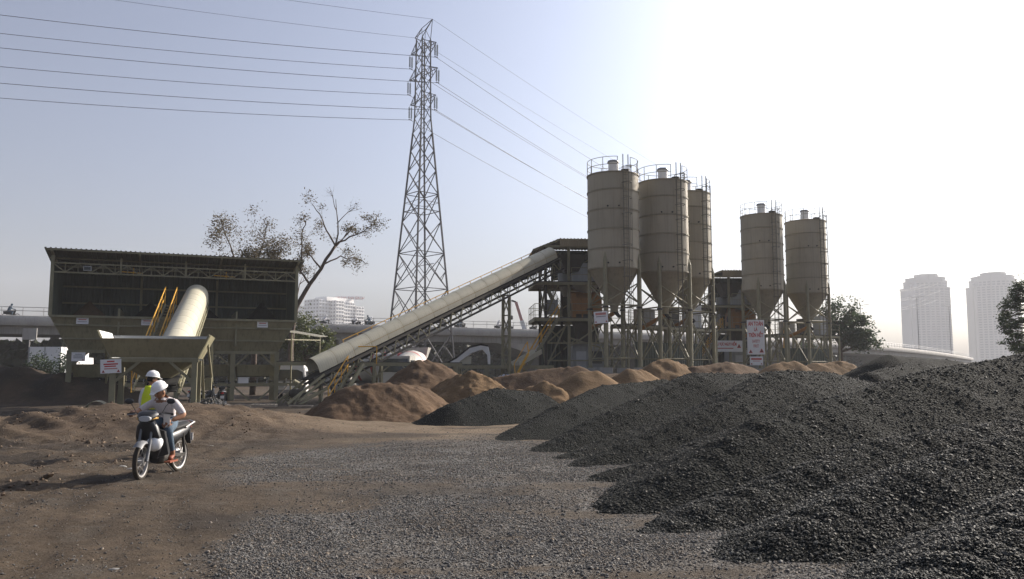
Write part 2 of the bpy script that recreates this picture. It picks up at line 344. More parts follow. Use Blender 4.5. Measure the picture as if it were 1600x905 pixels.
def ground_mat():
    m = bpy.data.materials.new('site_ground'); m.use_nodes = True; t = m.node_tree; b = t.nodes['Principled BSDF']; L = t.links.new
    tc = nnode(t, 'ShaderNodeTexCoord')
    def noise(sc, det=6, ro=.62):
        n = nnode(t, 'ShaderNodeTexNoise'); n.inputs['Scale'].default_value = sc; n.inputs['Detail'].default_value = det; n.inputs['Roughness'].default_value = ro; L(tc.outputs['Object'], n.inputs['Vector']); return n.outputs['Fac']
    def mr(f, lo, hi, a=0, c=1):
        r = nnode(t, 'ShaderNodeMapRange'); r.inputs[1].default_value = lo; r.inputs[2].default_value = hi; r.inputs[3].default_value = a; r.inputs[4].default_value = c; L(f, r.inputs[0]); return r.outputs[0]
    def mix(f, a, c):
        x = nnode(t, 'ShaderNodeMix', data_type='RGBA'); L(f, x.inputs[0])
        for v, i in ((a, 6), (c, 7)):
            if isinstance(v, tuple): x.inputs[i].default_value = (*v, 1)
            else: L(v, x.inputs[i])
        return x.outputs[2]
    def att(n): a = nnode(t, 'ShaderNodeAttribute'); a.attribute_name = n; return a.outputs['Fac']
    def mth(op, a, c):
        x = nnode(t, 'ShaderNodeMath', operation=op)
        for v, i in ((a, 0), (c, 1)):
            if isinstance(v, (int, float)): x.inputs[i].default_value = v
            else: L(v, x.inputs[i])
        return x.outputs[0]
    soil = mix(mr(noise(.5), .35, .68), (.062, .047, .033), (.105, .078, .053))
    soil = mix(mr(noise(3.5, 8), .42, .7), soil, (.048, .036, .026))
    soil = mix(mr(noise(1.1, 7), .55, .72), soil, (.088, .076, .062))
    soil = mix(mr(noise(34, 6, .7), .52, .68), soil, (.10, .082, .06)); soil = mix(mr(noise(21, 6, .7), .56, .7), soil, (.036, .028, .021))
    soil = mix(att('tan'), soil, mix(mr(noise(.9, 7), .35, .65), (.115, .085, .057), (.18, .14, .098)))
    soil = mix(mth('MULTIPLY', att('wet'), .75), soil, (.033, .028, .024))
    soil = mix(att('sandy'), soil, mix(mr(noise(.8, 7), .35, .65), (.074, .052, .035), (.12, .085, .057)))
    vo = nnode(t, 'ShaderNodeTexVoronoi'); vo.inputs['Scale'].default_value = 26; L(tc.outputs['Object'], vo.inputs['Vector'])
    sep = nnode(t, 'ShaderNodeSeparateColor'); L(vo.outputs['Color'], sep.inputs[0])
    gr = mix(sep.outputs[0], (.065, .063, .06), (.19, .184, .175))
    gr = mix(mr(noise(.7, 5), .45, .7), gr, (.095, .08, .066))
    g = mth('MULTIPLY', att('gravel'), mr(noise(9, 4), .25, .5)); c = mix(g, soil, gr)
    # scattered grit everywhere
    v2 = nnode(t, 'ShaderNodeTexVoronoi'); v2.inputs['Scale'].default_value = 14; L(tc.outputs['Object'], v2.inputs['Vector'])
    sp = mr(v2.outputs['Distance'], .22, .14); s2 = nnode(t, 'ShaderNodeSeparateColor'); L(v2.outputs['Color'], s2.inputs[0])
    sp = mth('MULTIPLY', sp, mr(s2.outputs[0], .72, .78)); c = mix(sp, c, (.16, .147, .128))
    L(c, b.inputs['Base Color']); b.inputs['Roughness'].default_value = .95; b.inputs['Specular IOR Level'].default_value = .15
    h = mth('ADD', mth('ADD', mth('MULTIPLY', noise(5, 9, .72), 1.5), mth('MULTIPLY', noise(38, 6, .7), .45)), mth('MULTIPLY', mth('MULTIPLY', vo.outputs['Distance'], att('gravel')), -1.0))
    h = mth('ADD', h, mth('MULTIPLY', sp, .5))
    bn = nnode(t, 'ShaderNodeBump'); bn.inputs['Strength'].default_value = .9; bn.inputs['Distance'].default_value = .05; L(h, bn.inputs['Height']); L(bn.outputs[0], b.inputs['Normal'])
    return m
def sand_mat(name, a, c, d):
    m = bpy.data.materials.new(name); m.use_nodes = True; t = m.node_tree; b = t.nodes['Principled BSDF']; L = t.links.new
    tc = nnode(t, 'ShaderNodeTexCoord')
    def noise(sc, det=7, ro=.65):
        n = nnode(t, 'ShaderNodeTexNoise'); n.inputs['Scale'].default_value = sc; n.inputs['Detail'].default_value = det; n.inputs['Roughness'].default_value = ro; L(tc.outputs['Object'], n.inputs['Vector']); return n.outputs['Fac']
    def mix(f, lo, hi, p, q):
        r = nnode(t, 'ShaderNodeMapRange'); r.inputs[1].default_value = lo; r.inputs[2].default_value = hi; L(f, r.inputs[0])
        x = nnode(t, 'ShaderNodeMix', data_type='RGBA'); L(r.outputs[0], x.inputs[0])
        for v, i in ((p, 6), (q, 7)):
            if isinstance(v, tuple): x.inputs[i].default_value = (*v, 1)
            else: L(v, x.inputs[i])
        return x.outputs[2]
    k = mix(noise(.8), .35, .65, a, c); k = mix(noise(4.5), .56, .7, k, d)
    L(k, b.inputs['Base Color']); b.inputs['Roughness'].default_value = .95; b.inputs['Specular IOR Level'].default_value = .12
    bn = nnode(t, 'ShaderNodeBump'); bn.inputs['Strength'].default_value = .7; bn.inputs['Distance'].default_value = .06; L(noise(7, 10, .72), bn.inputs['Height']); L(bn.outputs[0], b.inputs['Normal'])
    return m
def stone_mat(name, lo, hi, warm):
    m = bpy.data.materials.new(name); m.use_nodes = True; t = m.node_tree; b = t.nodes['Principled BSDF']; L = t.links.new
    oi = nnode(t, 'ShaderNodeObjectInfo'); r = nnode(t, 'ShaderNodeValToRGB'); e = r.color_ramp.elements
    e[0].color = (*lo, 1); e[1].color = (*hi, 1); x = r.color_ramp.elements.new(.72); x.color = tuple((p + q * .35) / 1.35 for p, q in zip(lo, hi)) + (1,)
    x = r.color_ramp.elements.new(.94); x.color = (*warm, 1); L(oi.outputs['Random'], r.inputs[0]); L(r.outputs[0], b.inputs['Base Color'])
    b.inputs['Roughness'].default_value = .7; b.inputs['Specular IOR Level'].default_value = .25; return m
def gravel_bed_mat(name, lo, hi):
    m = bpy.data.materials.new(name); m.use_nodes = True; t = m.node_tree; b = t.nodes['Principled BSDF']; L = t.links.new
    tc = nnode(t, 'ShaderNodeTexCoord'); vo = nnode(t, 'ShaderNodeTexVoronoi'); vo.inputs['Scale'].default_value = 24; L(tc.outputs['Object'], vo.inputs['Vector'])
    s = nnode(t, 'ShaderNodeSeparateColor'); L(vo.outputs['Color'], s.inputs[0]); x = nnode(t, 'ShaderNodeMix', data_type='RGBA'); L(s.outputs[0], x.inputs[0])
    x.inputs[6].default_value = (*lo, 1); x.inputs[7].default_value = (*hi, 1); L(x.outputs[2], b.inputs['Base Color']); b.inputs['Roughness'].default_value = .9; b.inputs['Specular IOR Level'].default_value = .05
    bn = nnode(t, 'ShaderNodeBump'); bn.inputs['Strength'].default_value = 1.; bn.inputs['Distance'].default_value = .05; bn.invert = True; L(vo.outputs['Distance'], bn.inputs['Height']); L(bn.outputs[0], b.inputs['Normal']); return m
m_ground = ground_mat()
m_sand = sand_mat('orange_brown_sand', (.112, .072, .038), (.178, .114, .060), (.074, .047, .026))
m_sandd = sand_mat('brown_shaded_sand', (.078, .050, .031), (.118, .076, .046), (.053, .035, .023))  # darker brown sand; also stands in for shadow on the flat bank
m_bed = gravel_bed_mat('dark_gravel_bed', (.009, .0105, .010), (.026, .028, .026))
m_stone = stone_mat('dark_crushed_stone', (.010, .0125, .0115), (.095, .098, .09), (.13, .118, .095))
m_stonel = stone_mat('dusty_sunlit_stone', (.075, .073, .07), (.215, .208, .198), (.20, .155, .11))  # pale from dust, with grazing sunlight put into the colour too

# stones: geometry nodes set low-poly stones on the loose points of a mesh
def stone_tree(name, mat):
    g = bpy.data.node_groups.new(name, 'GeometryNodeTree')
    g.interface.new_socket('Geometry', in_out='INPUT', socket_type='NodeSocketGeometry'); g.interface.new_socket('Geometry', in_out='OUTPUT', socket_type='NodeSocketGeometry')
    N = lambda k, **kw: nnode(g, k, **kw); L = g.links.new
    gi, go = N('NodeGroupInput'), N('NodeGroupOutput'); g2i = N('GeometryNodeGeometryToInstance')
    for k in range(4):
        ico = N('GeometryNodeMeshIcoSphere'); ico.inputs['Radius'].default_value = 1; ico.inputs['Subdivisions'].default_value = 1
        no = N('ShaderNodeTexNoise', noise_dimensions='4D'); no.inputs['W'].default_value = k * 3.7; no.inputs['Scale'].default_value = .9
        ctr = N('ShaderNodeVectorMath', operation='SUBTRACT'); L(no.outputs['Color'], ctr.inputs[0]); ctr.inputs[1].default_value = (.5, .5, .5)
        sc = N('ShaderNodeVectorMath', operation='SCALE'); sc.inputs['Scale'].default_value = 1.7; L(ctr.outputs[0], sc.inputs[0])
        sp = N('GeometryNodeSetPosition'); L(ico.outputs[0], sp.inputs['Geometry']); L(sc.outputs[0], sp.inputs['Offset'])
        tr = N('GeometryNodeTransform'); tr.inputs['Scale'].default_value = ((1, .8, .62), (1.15, .75, .5), (.95, .9, .75), (1.2, .7, .7))[k]; L(sp.outputs[0], tr.inputs[0])
        sm = N('GeometryNodeSetMaterial'); sm.inputs['Material'].default_value = mat; L(tr.outputs[0], sm.inputs[0]); L(sm.outputs[0], g2i.inputs[0])
    def at_(n): a = N('GeometryNodeInputNamedAttribute', data_type='FLOAT'); a.inputs['Name'].default_value = n; return a.outputs[0]
    iop = N('GeometryNodeInstanceOnPoints'); L(gi.outputs[0], iop.inputs['Points']); L(g2i.outputs[0], iop.inputs['Instance']); iop.inputs['Pick Instance'].default_value = True
    cmp_ = N('FunctionNodeCompare', data_type='FLOAT', operation='GREATER_THAN'); L(at_('sc'), cmp_.inputs[0]); cmp_.inputs[1].default_value = 0.0001; L(cmp_.outputs[0], iop.inputs['Selection'])
    rv = N('FunctionNodeRandomValue', data_type='FLOAT_VECTOR'); rv.inputs[0].default_value = (-.6, -.6, 0); rv.inputs[1].default_value = (.6, .6, 6.283); L(rv.outputs[0], iop.inputs['Rotation'])
    L(at_('sc'), iop.inputs['Scale']); jg = N('GeometryNodeJoinGeometry'); L(iop.outputs[0], jg.inputs[0])
    # keep the faces of the carrier, drop its loose points
    dg = N('GeometryNodeDeleteGeometry', domain='POINT'); L(gi.outputs[0], dg.inputs[0]); L(cmp_.outputs[0], dg.inputs['Selection']); L(dg.outputs[0], jg.inputs[0]); L(jg.outputs[0], go.inputs[0])
    return g
gt_dark, gt_dust_sun = stone_tree('dark_stones', m_stone), stone_tree('dusty_sunlit_stones', m_stonel)

xs = axis(-30, 20, .14, -1250, 1250); ys = axis(4, 52, .14, -250, 1250)
co, q = grid_mesh('ground', xs, ys, gh); me = np_mesh('ground', co, q)
gx, gy = co[:, 0], co[:, 1]
vattr(me, 'gravel', gravel_mask(gx, gy)); vattr(me, 'tan', tan_mask(gx, gy) * (1 - .7 * gravel_mask(gx, gy))); vattr(me, 'wet', wet_mask(gx, gy))
dm = np.hypot((gx + 10.6) / 5.2, (gy - 24.6) / 3.4); db = np.hypot((gx + 31) / 10, (gy - 46.5) / 4)
vattr(me, 'sandy', np.clip(np.exp(-dm ** 3) * .85 + np.exp(-db ** 4) * (.5 + fbm(gx * .6, gy * .2, 51, 4)) + .9 * sst(46, 52, gy) * sst(-5, 1, gx) * (1 - sst(60, 75, gy)) + .7 * np.exp(-(np.hypot((gx + 6.5) / 4.2, (gy - 30.8) / 1.4)) ** 2), 0, 1))
ground = mesh_obj('ground', me, m_ground); ground['kind'] = 'structure'

# stones lying loose on the trodden ground
def ground_pts(n, x0, x1, y0, y1, dens):
    u = rng.random(n); y = y0 * (y1 / y0) ** u; x = x0 + (x1 - x0) * rng.random(n)       # denser towards the camera
    return x, y
x, y = ground_pts(620000, -9, 9.5, 4.2, 26, None)
p = gravel_mask(x, y) * (.35 + .9 * sst(-.25, .3, fbm(x * 1.1, y * .8, 61, 4))) + .03 + .05 * sst(.05, .4, fbm(x * .5, y * .5, 63, 4))
k = rng.random(len(x)) < p; k &= np.abs(x) < .62 * y + 1.2; x, y = x[k], y[k]
pts = np.stack([x, y, gh(x, y) + .004], 1); me = bpy.data.meshes.new('loose_gravel'); me.vertices.add(len(pts)); me.vertices.foreach_set('co', pts.ravel())
vattr(me, 'sc', np.clip(rng.lognormal(-4.9, .42, len(pts)), .0035, .03)); NG = len(pts)
o = mesh_obj('loose_gravel', me, m_stonel); tag(o, 'pale crushed stone strewn over the brown yard in the foreground', 'gravel', kind='stuff')
o.modifiers.new('stones', 'NODES').node_group = gt_dust_sun

# heaps: every heap is the union of cones at the angle of repose along its crest line
def heap(name, label, cat, crest, mat, slope=.70, rough=.06, step=.12, stones=0, sc=.0094, group=None, seed=0, rnd=.35, foot=.12, tree=None, base=None, lump=.5, stripe=0, fine=0, warp=.28):
    c = np.array(crest, float); P = []
    for a, b in zip(c[:-1], c[1:]):
        n = max(2, int(np.linalg.norm(a[:2] - b[:2]) / .35))
        for i in range(n): P.append(a + (b - a) * i / n)
    P.append(c[-1]); P = np.array(P); bz = base if base is not None else 0
    def h(X, Y):
        wx = X + warp * fbm(X * .55, Y * .55, 70 + seed, 3); wy = Y + warp * fbm(X * .55 + 9, Y * .55, 71 + seed, 3); H = np.full(np.shape(X), -9.)
        for px, py, pz in P:
            d = np.sqrt((wx - px) ** 2 + (wy - py) ** 2 + rnd ** 2) - rnd * .75
            H = np.maximum(H, pz - slope * d)
        z = H + rough * fbm(X * 2.2, Y * 2.2, 80 + seed, 5, .62) + lump * .22 * fbm(X * .7, Y * .7, 90 + seed, 3)
        if stripe: z = z + stripe * fbm((X * .8 + Y) * 1.1, (X - Y * .6) * .25, 95 + seed, 3)
        if fine: n_ = fbm(X * 3.7, Y * 3.7, 99 + seed, 5, .65); z = z + fine * (np.abs(n_) - .25) * sst(-.3, .35, fbm(X * .9, Y * .9, 101 + seed, 3))
        g = gh(X, Y); d = z - g
        return np.where(d > 0, z, g + d * .6) + foot * np.exp(-np.abs(d) / .2) * .35
    mx = (P[:, 2].max() - bz) / slope + 1.0
    xs = np.arange(P[:, 0].min() - mx, P[:, 0].max() + mx, step); ys = np.arange(P[:, 1].min() - mx, P[:, 1].max() + mx, step)
    co, q = grid_mesh(name, xs, ys, h, lambda X, Y, Z: Z > gh(X, Y) - .05)
    if not len(co): return None
    bx, by = P[:, 0].mean(), P[:, 1].mean(); org = np.array([bx, by, float(gh(bx, by))]); ex = None
    if stones:
        N = stones * 4; x = xs[0] + (xs[-1] - xs[0]) * rng.random(N); y = ys[0] + (ys[-1] - ys[0]) * rng.random(N)
        z = h(x, y); k = z > gh(x, y) + .0; k &= np.abs(x) < .66 * y + 1.5
        d2 = np.hypot(x, y); k &= rng.random(N) < np.clip((9.5 / d2) ** 1.5, 0, 1); x, y, z = x[k][:stones], y[k][:stones], z[k][:stones]
        ex = np.stack([x, y, z + .004], 1) - org
    o = mesh_obj(name, np_mesh(name, co - org, q), mat, None, org); tag(o, label, cat, group)
    if ex is not None:
        d2 = np.hypot(ex[:, 0] + bx, ex[:, 1] + by); me = bpy.data.meshes.new('stones'); me.vertices.add(len(ex)); me.vertices.foreach_set('co', ex.ravel())
        vattr(me, 'sc', np.clip(sc * rng.lognormal(0, .42, len(ex)) * (1 + .03 * np.clip(d2 - 12, 0, 20)), .006, .06))
        st = mesh_obj('stones', me, m_stone); st.parent = o; st['kind'] = 'stuff'; st.modifiers.new('stones', 'NODES').node_group = tree or gt_dark
    return o
GP, SP = 'heaps of dark crushed stone', 'heaps of sand'
def gp(label, crest, **kw):
    a = dict(rnd=.22, lump=.18, rough=.03, stripe=.04, warp=.12); a.update(kw); return heap('gravel_pile', label, 'gravel pile', crest, m_bed, group=GP, **a)
def spile(label, crest, mat=None, **kw):
    a = dict(rnd=.16, lump=.35, fine=.10); a.update(kw); a['stripe'] = a.get('stripe', 0) * .3; a['rough'] = a.get('rough', .06) * .6; return heap('sand_pile', label, 'sand pile', crest, mat or m_sand, group=SP, **a)
gp('dark gravel slope filling the bottom right corner, nearest the camera', [(1.9, 5.2, -.02), (3.4, 6.5, .36), (5.3, 8.0, .74), (9, 9.9, 1.15)], stones=120000, seed=30, step=.09, slope=.5)
gp('low dark gravel ridge second from the bottom right corner', [(1.75, 7.6, -.02), (2.8, 8.3, .30), (4.4, 9.5, .68), (7.2, 11.2, 1.08), (11, 13.7, 1.5)], stones=130000, seed=1, step=.1, slope=.5)
gp('dark gravel shoulder filling the dip below the largest ridge', [(1.5, 9.3, -.02), (2.9, 10.3, .34), (5.0, 11.9, .74), (9.0, 14.0, 1.15)], stones=90000, seed=31, step=.1, slope=.5)
gp('largest dark gravel ridge, rising to the right edge behind the lower ones', [(1.15, 10.6, -.02), (2.5, 11.7, .55), (3.8, 12.8, 1.02), (6.0, 14.6, 1.42), (8.2, 15.9, 1.82), (10.5, 17, 2.15), (15, 19.5, 2.7)], stones=140000, seed=2, step=.11, slope=.52)
gp('dark gravel shoulder between the largest and the round-topped ridge', [(1.0, 12.9, -.02), (2.7, 14.3, .42), (4.6, 15.9, .8), (8.0, 18.5, 1.25)], stones=60000, seed=32, step=.11, slope=.52)
gp('round-topped dark gravel ridge in the middle of the row', [(1.05, 15.1, -.02), (4.2, 17.7, 1.05), (6.25, 20, 1.78), (7.9, 21.5, 1.78), (10.5, 23.5, 1.4)], stones=70000, seed=3, slope=.54)
gp('dark gravel shoulder just left of the round-topped ridge', [(.75, 16.7, -.02), (2.6, 18.4, .45), (4.6, 20.6, .95), (7, 23.0, 1.35)], stones=40000, seed=33, slope=.54)
gp('pale-crested gravel ridge left of the shoulders', [(.4, 18.2, -.02), (2.2, 20.2, .7), (5.1, 23.2, 1.74), (8, 25.5, 1.72)], stones=40000, seed=4, slope=.56)
gp('narrow dusty gravel ridge farthest left of the dark row', [(-.4, 21.2, -.02), (1.4, 24, .8), (3.1, 27, 1.38), (5.2, 29, 1.5)], stones=18000, seed=5, slope=.56)
gp('small black gravel heap beside the brown sand heaps', [(-1.9, 28.6, .75), (-.6, 30.2, 1.2), (.8, 31.5, 1.05)], stones=14000, seed=6, slope=.62)
gp('dark gravel mound behind the ridges, below the right tower blocks', [(15.8, 35, 2.5), (19.5, 37, 2.3)], stones=6000, seed=7, slope=.55, step=.16)
gp('rounded gravel mound with a lit rim between the big ridges', [(10.6, 24.8, 1.75), (13.0, 27, 2.1), (15.5, 28.5, 1.7)], stones=14000, seed=8, slope=.6, step=.14)
gp('long dark gravel heap at the right edge under the conifer', [(14.0, 22.8, 2.15), (18.5, 26, 2.8), (23, 29, 2.9)], stones=9000, seed=9, slope=.6, step=.16)
spile('flat-topped brown sand heap nearest the parked motorcycle', [(-5.7, 30.6, 1.3), (-4.3, 31.2, 1.4), (-3.6, 32.0, 1.3)], m_sandd, seed=11, slope=.68, rough=.16, stripe=.3, step=.07)
spile('tall dark-sided sand heap below the middle of the long conveyor', [(-4.2, 38.3, 2.3), (-3.5, 38.8, 2.2)], m_sandd, seed=12, slope=.72, step=.08, rough=.15, stripe=.25)
spile('orange sand heap with a sharp crest beside the black gravel heap', [(-2.6, 36.5, 1.55), (-1.8, 36.2, 1.85), (-.9, 36.0, 1.35)], seed=13, slope=.72, step=.07, rough=.22, stripe=.4)
spile('low rubbly sand heap between the crested and the smooth one', [(.3, 36.5, 1.05), (1.3, 36.2, 1.3), (2.0, 36, 1.15)], seed=14, slope=.66, step=.09, rough=.2, stripe=.3)
spile('smooth rounded sand heap in front of the mixing tower', [(3.2, 37.4, 1.8), (3.8, 37.5, 1.82)], seed=15, slope=.62, step=.09, rough=.03)
spile('dark flat sand bank in front of the tower stairs', [(-1.0, 44, 1.5), (1.5, 44.5, 1.95), (3.4, 44.5, 2.1)], m_sandd, seed=16, slope=.62, step=.12)  # shadow lying on this bank put into the colour by the darker sand
spile('pointed sand heap below the legs of the first silo', [(5.8, 41.5, 1.95), (6.6, 42, 1.9)], seed=17, slope=.66, step=.1, rough=.1)
spile('sand heap with a steep peak below the second silo', [(7.6, 44.5, 2.35), (8.3, 44.8, 2.5), (9.2, 45.2, 2.2)], seed=18, slope=.68, step=.1, rough=.14, stripe=.2)
spile('wide low sand bank below the red lettered banner', [(9.8, 45, 2.1), (11.6, 45.5, 2.35), (13, 46, 2.1)], m_sandd, seed=19, slope=.6, step=.12, rough=.14)
spile('orange sand heap at the foot of the tall safety board', [(14.2, 45, 2.25), (15.2, 45.3, 2.4)], seed=20, slope=.6, step=.12, rough=.08)
spile('sand heap below the rightmost silo', [(16.6, 46, 2.3), (18.4, 46.5, 2.35)], seed=21, slope=.6, step=.12, rough=.14)
spile('small spill of orange sand beyond the right gravel heap', [(24.2, 43, 2.0), (25.4, 43.3, 2.15)], seed=22, slope=.6, step=.16)
heap('gravel_pile', 'low spill of pale gravel beside the parked motorcycles', 'gravel pile', [(-11.0, 31.0, .75), (-9.3, 27.5, .62), (-7.6, 24.6, .12)], m_bed, group=GP, seed=23, slope=.55, step=.1, stones=9000, sc=.028, tree=gt_dust_sun)
# ---------------------------------------------------------------- lettering on boards
def text_mesh(body, size, M, ext=.004, bold=.0):
    c = bpy.data.curves.new('lettering', 'FONT'); c.body = body; c.size = size; c.align_x = 'CENTER'; c.align_y = 'CENTER'; c.extrude = ext; c.offset = bold; c.resolution_u = 2
    o = bpy.data.objects.new('lettering', c); COL.objects.link(o); dg = bpy.context.evaluated_depsgraph_get()
    me = bpy.data.meshes.new_from_object(o.evaluated_get(dg)); bpy.data.objects.remove(o); bpy.data.curves.remove(c)
    me.materials.clear(); me.transform(M); return me
def board(name, label, c, w, h, yaw, lines=(), tris=(), group=None, cat='sign', roll=0., bars=()):
    """flat board facing -y (before yaw); lines: (text, size, x, z, material); tris: x, z, size; bars: x, z, w, h, material (unreadable print)"""
    t = thing(name, label, cat, c, yaw, group)
    rr = Matrix.Rotation(roll, 4, 'Y'); MB(rr).box((-w / 2, -.02, -h / 2), (w / 2, .02, h / 2)).build('board', m_sign, t, local=True)
    for body, size, x, z, m in lines:
        M = rr @ Matrix.Translation((x, -.024, z)) @ Matrix.Rotation(math.pi / 2, 4, 'X'); M = M @ Matrix.Diagonal((.62, 1.1, 1, 1)); me = text_mesh(body, size, M, bold=size * .03); o = mesh_obj('lettering', me, m, t)
    for x, z, s in tris:
        M = rr @ Matrix.Translation((x, -.022, z)); MB(M).prism([(-s * .55, 0, -s / 2), (s * .55, 0, -s / 2), (0, 0, s / 2)], (0, -.006, 0)).build('warning_triangle', m_red, t, local=True)
        MB(M).prism([(-s * .28, -.007, -s * .33), (s * .28, -.007, -s * .33), (0, -.007, s * .18)], (0, -.004, 0)).build('triangle_symbol', m_black, t, local=True)
    for x, z, bw, bh, m in bars: MB(rr).box((x - bw / 2, -.026, z - bh / 2), (x + bw / 2, -.018, z + bh / 2)).build('print_line', m, t, local=True)
    return t
def knee(mb, p, q, w): mb.bar(p, q, w)

# ---------------------------------------------------------------- aggregate bin house (local: x along the front, y to the back)
BL = at(72, 600, 46); BL.z = 0; BRZ = math.atan2(5, 12.35); BW = 13.3
bh = thing('aggregate_bin_house', 'long khaki steel aggregate bin house with open front and corrugated roof', 'bin house', BL, BRZ)
BM = MW[bh]
zt, zb, D0, D1 = 4.86, 2.98, 0., 4.3
# front panels between stiffeners (each plate slopes inwards)
NP = 16
for i in range(NP):
    f0, f1 = i / NP, (i + 1) / NP; g = .012 / BW
    T = lambda f: f * BW
    Bt = lambda f: .95 + f * (BW - 1.9)
    p = [(Bt(f0 + g), .75, zb), (Bt(f1 - g), .75, zb), (Bt(f1 - g), .79, zb), (Bt(f0 + g), .79, zb), (T(f0 + g), 0, zt), (T(f1 - g), 0, zt), (T(f1 - g), .04, zt), (T(f0 + g), .04, zt)]
    MB().hexa(p).build('bin_panel', m_bin, bh, local=True)
for i in range(NP + 1):
    f = i / NP; mb = MB().bar((Bt(f), .755, zb), (T(f), .005, zt), .05, .05, up=(0, 1, 0)); mb.build('stiffener', m_bin, bh, local=True)
for z, k in ((zt - .02, .13), (4.36, .10), (3.62, .10), (zb - .07, .17)):
    f = (zt - z) / (zt - zb); MB().bar((.95 * f - .05, .75 * f - .03, z), (BW - .95 * f + .05, .75 * f - .03, z), k, k).build('front_rail', m_khaki, bh, local=True)
for s in (0, 1):
    x0, x1 = (0, .95) if s == 0 else (BW, BW - .95)
    MB().hexa([(x1, .76, zb), (x1 + .03, .76, zb), (x1 + .03, 3.5, zb), (x1, 3.5, zb), (x0, .02, zt), (x0 + .03, .02, zt), (x0 + .03, D1, zt), (x0, D1, zt)]).build('end_panel', m_bin, bh, local=True)
MB().hexa([(.95, 3.5, zb), (BW - .95, 3.5, zb), (BW - .95, 3.54, zb), (.95, 3.54, zb), (0, D1, zt), (BW, D1, zt), (BW, D1 + .04, zt), (0, D1 + .04, zt)]).build('rear_panel', m_bin, bh, local=True)
MB().box((.9, .8, zb - .02), (BW - .9, 3.5, zb + .02)).build('bin_floor', m_dark, bh, local=True)
for x in (3.45, 6.65, 9.85): MB().box((x - .05, .1, 3.3), (x + .05, D1 - .05, 5.35)).build('bin_divider', m_khaki, bh, local=True)
# shed above the bins
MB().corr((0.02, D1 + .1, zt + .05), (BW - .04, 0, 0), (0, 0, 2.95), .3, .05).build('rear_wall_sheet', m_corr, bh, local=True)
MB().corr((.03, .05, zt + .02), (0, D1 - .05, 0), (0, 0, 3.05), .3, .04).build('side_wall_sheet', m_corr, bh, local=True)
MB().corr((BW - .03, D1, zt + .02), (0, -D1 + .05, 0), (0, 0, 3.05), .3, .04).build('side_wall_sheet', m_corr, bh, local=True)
for z in (5.9, 6.9): MB().bar((.1, D1 + .0, z), (BW - .1, D1 + .0, z), .08, .1).build('wall_girt', m_khaki, bh, local=True)
zr = lambda y: 8.52 - (y + .75) * .16
for x in (0, 4.43, 8.87, BW):
    MB().bar((x, D1 - .05, zt), (x, D1 - .05, zr(D1) - .02), .14).build('rear_post', m_khaki, bh, local=True)
    MB().bar((x, -.72, zr(-.72) - .1), (x, D1 + .3, zr(D1 + .3) - .1), .1, .14).build('rafter', m_khaki, bh, local=True)
for x in (0, BW): MB().bar((x, 0, zt), (x, 0, zr(0) - .17), .17).build('front_post', m_khaki, bh, local=True)
for x in (BW * .26, BW * .52, BW * .77): MB().bar((x, 0, 7.32), (x, 0, zr(0) - .17), .1).build('hanger_post', m_khaki, bh, local=True)
MB().corr((BW + .35, -.8, zr(-.8) + .0), (-BW - .7, 0, 0), (0, D1 + 1.3, -(D1 + 1.3) * .16), .25, -.05).build('roof_sheet', m_roof, bh, local=True)
for y in (-.72, 1.0, 2.7, D1 + .25): MB().bar((-.3, y, zr(y) - .04), (BW + .3, y, zr(y) - .04), .07, .1).build('purlin', m_khaki, bh, local=True)
# roof truss across the opening
mb = MB().bar((0, 0, 7.82), (BW, 0, 7.82), .08).bar((0, 0, 7.3), (BW, 0, 7.3), .08)
mb.build('truss_chord', m_khaki, bh, local=True)
n = 21
for i in range(n):
    x0, x1 = BW * i / n, BW * (i + 1) / n
    mb = MB()
    if i % 2 == 0: mb.bar((x0, 0, 7.8), (x1, 0, 7.32), .055)
    else: mb.bar((x0, 0, 7.32), (x1, 0, 7.8), .055)
    mb.bar((x1, 0, 7.32), (x1, 0, 7.8), .045).build('truss_web', m_khaki, bh, local=True)
for x in (4.1, 9.2):
    MB().bar((x - .7, .5, 7.52), (x + .5, .5, 7.46), .07).bar((x, .5, 7.3), (x, .5, 7.75), .06).build('spill_rail', m_yel, bh, local=True)
o = MB().box((1.55, -.16, 7.42), (1.95, .02, 7.68)).build('floodlight', m_lamp, bh, local=True)
MB().box((1.58, -.17, 7.45), (1.92, -.155, 7.65)).build('lens', m_glass, o, local=True)
# legs, knee braces, gathering belt under the bins
for x in (.98, 3.7, 6.65, 9.75, BW - .98):
    for y in (.85, 3.3): MB().bar((x, y, -.2), (x, y, zb - .02), .27, .27).build('leg', m_khaki, bh, local=True)
    for s in (-1, 1):
        if .5 < x + s < BW - .5: MB().bar((x, .85, 1.95), (x + s * .95, .85, zb - .1), .1).build('knee_brace', m_khaki, bh, local=True)
        if .2 < x + s < BW: MB().bar((x, .85, .95), (x + s * 1.05, .85, .02), .1).build('foot_brace', m_khaki, bh, local=True)
MB().bar((.3, .8, .98), (BW + .2, .8, .98), .12, .17).build('lower_rail', m_khaki, bh, local=True)
MB().bar((.3, 3.35, .98), (BW + .2, 3.35, .98), .12, .17).build('lower_rail', m_khaki, bh, local=True)
for a, b in ((1.1, 4.0), (4.1, 7.0), (7.1, 9.9), (10.0, 12.6)):
    MB().hexa([(a + .1, 1.3, 1.38 + .1 * (b > 9)), (b - .1, 1.3, 1.5), (b - .1, 2.6, 1.5), (a + .1, 2.6, 1.38), (a, 1.0, 2.18), (b, 1.0, 2.2), (b, 2.9, 2.2), (a, 2.9, 2.18)]).build('weigh_hopper', m_bin, bh, local=True)
MB().box((.6, 1.35, 1.16), (BW + .6, 2.55, 1.22)).build('gathering_belt', m_rub, bh, local=True)
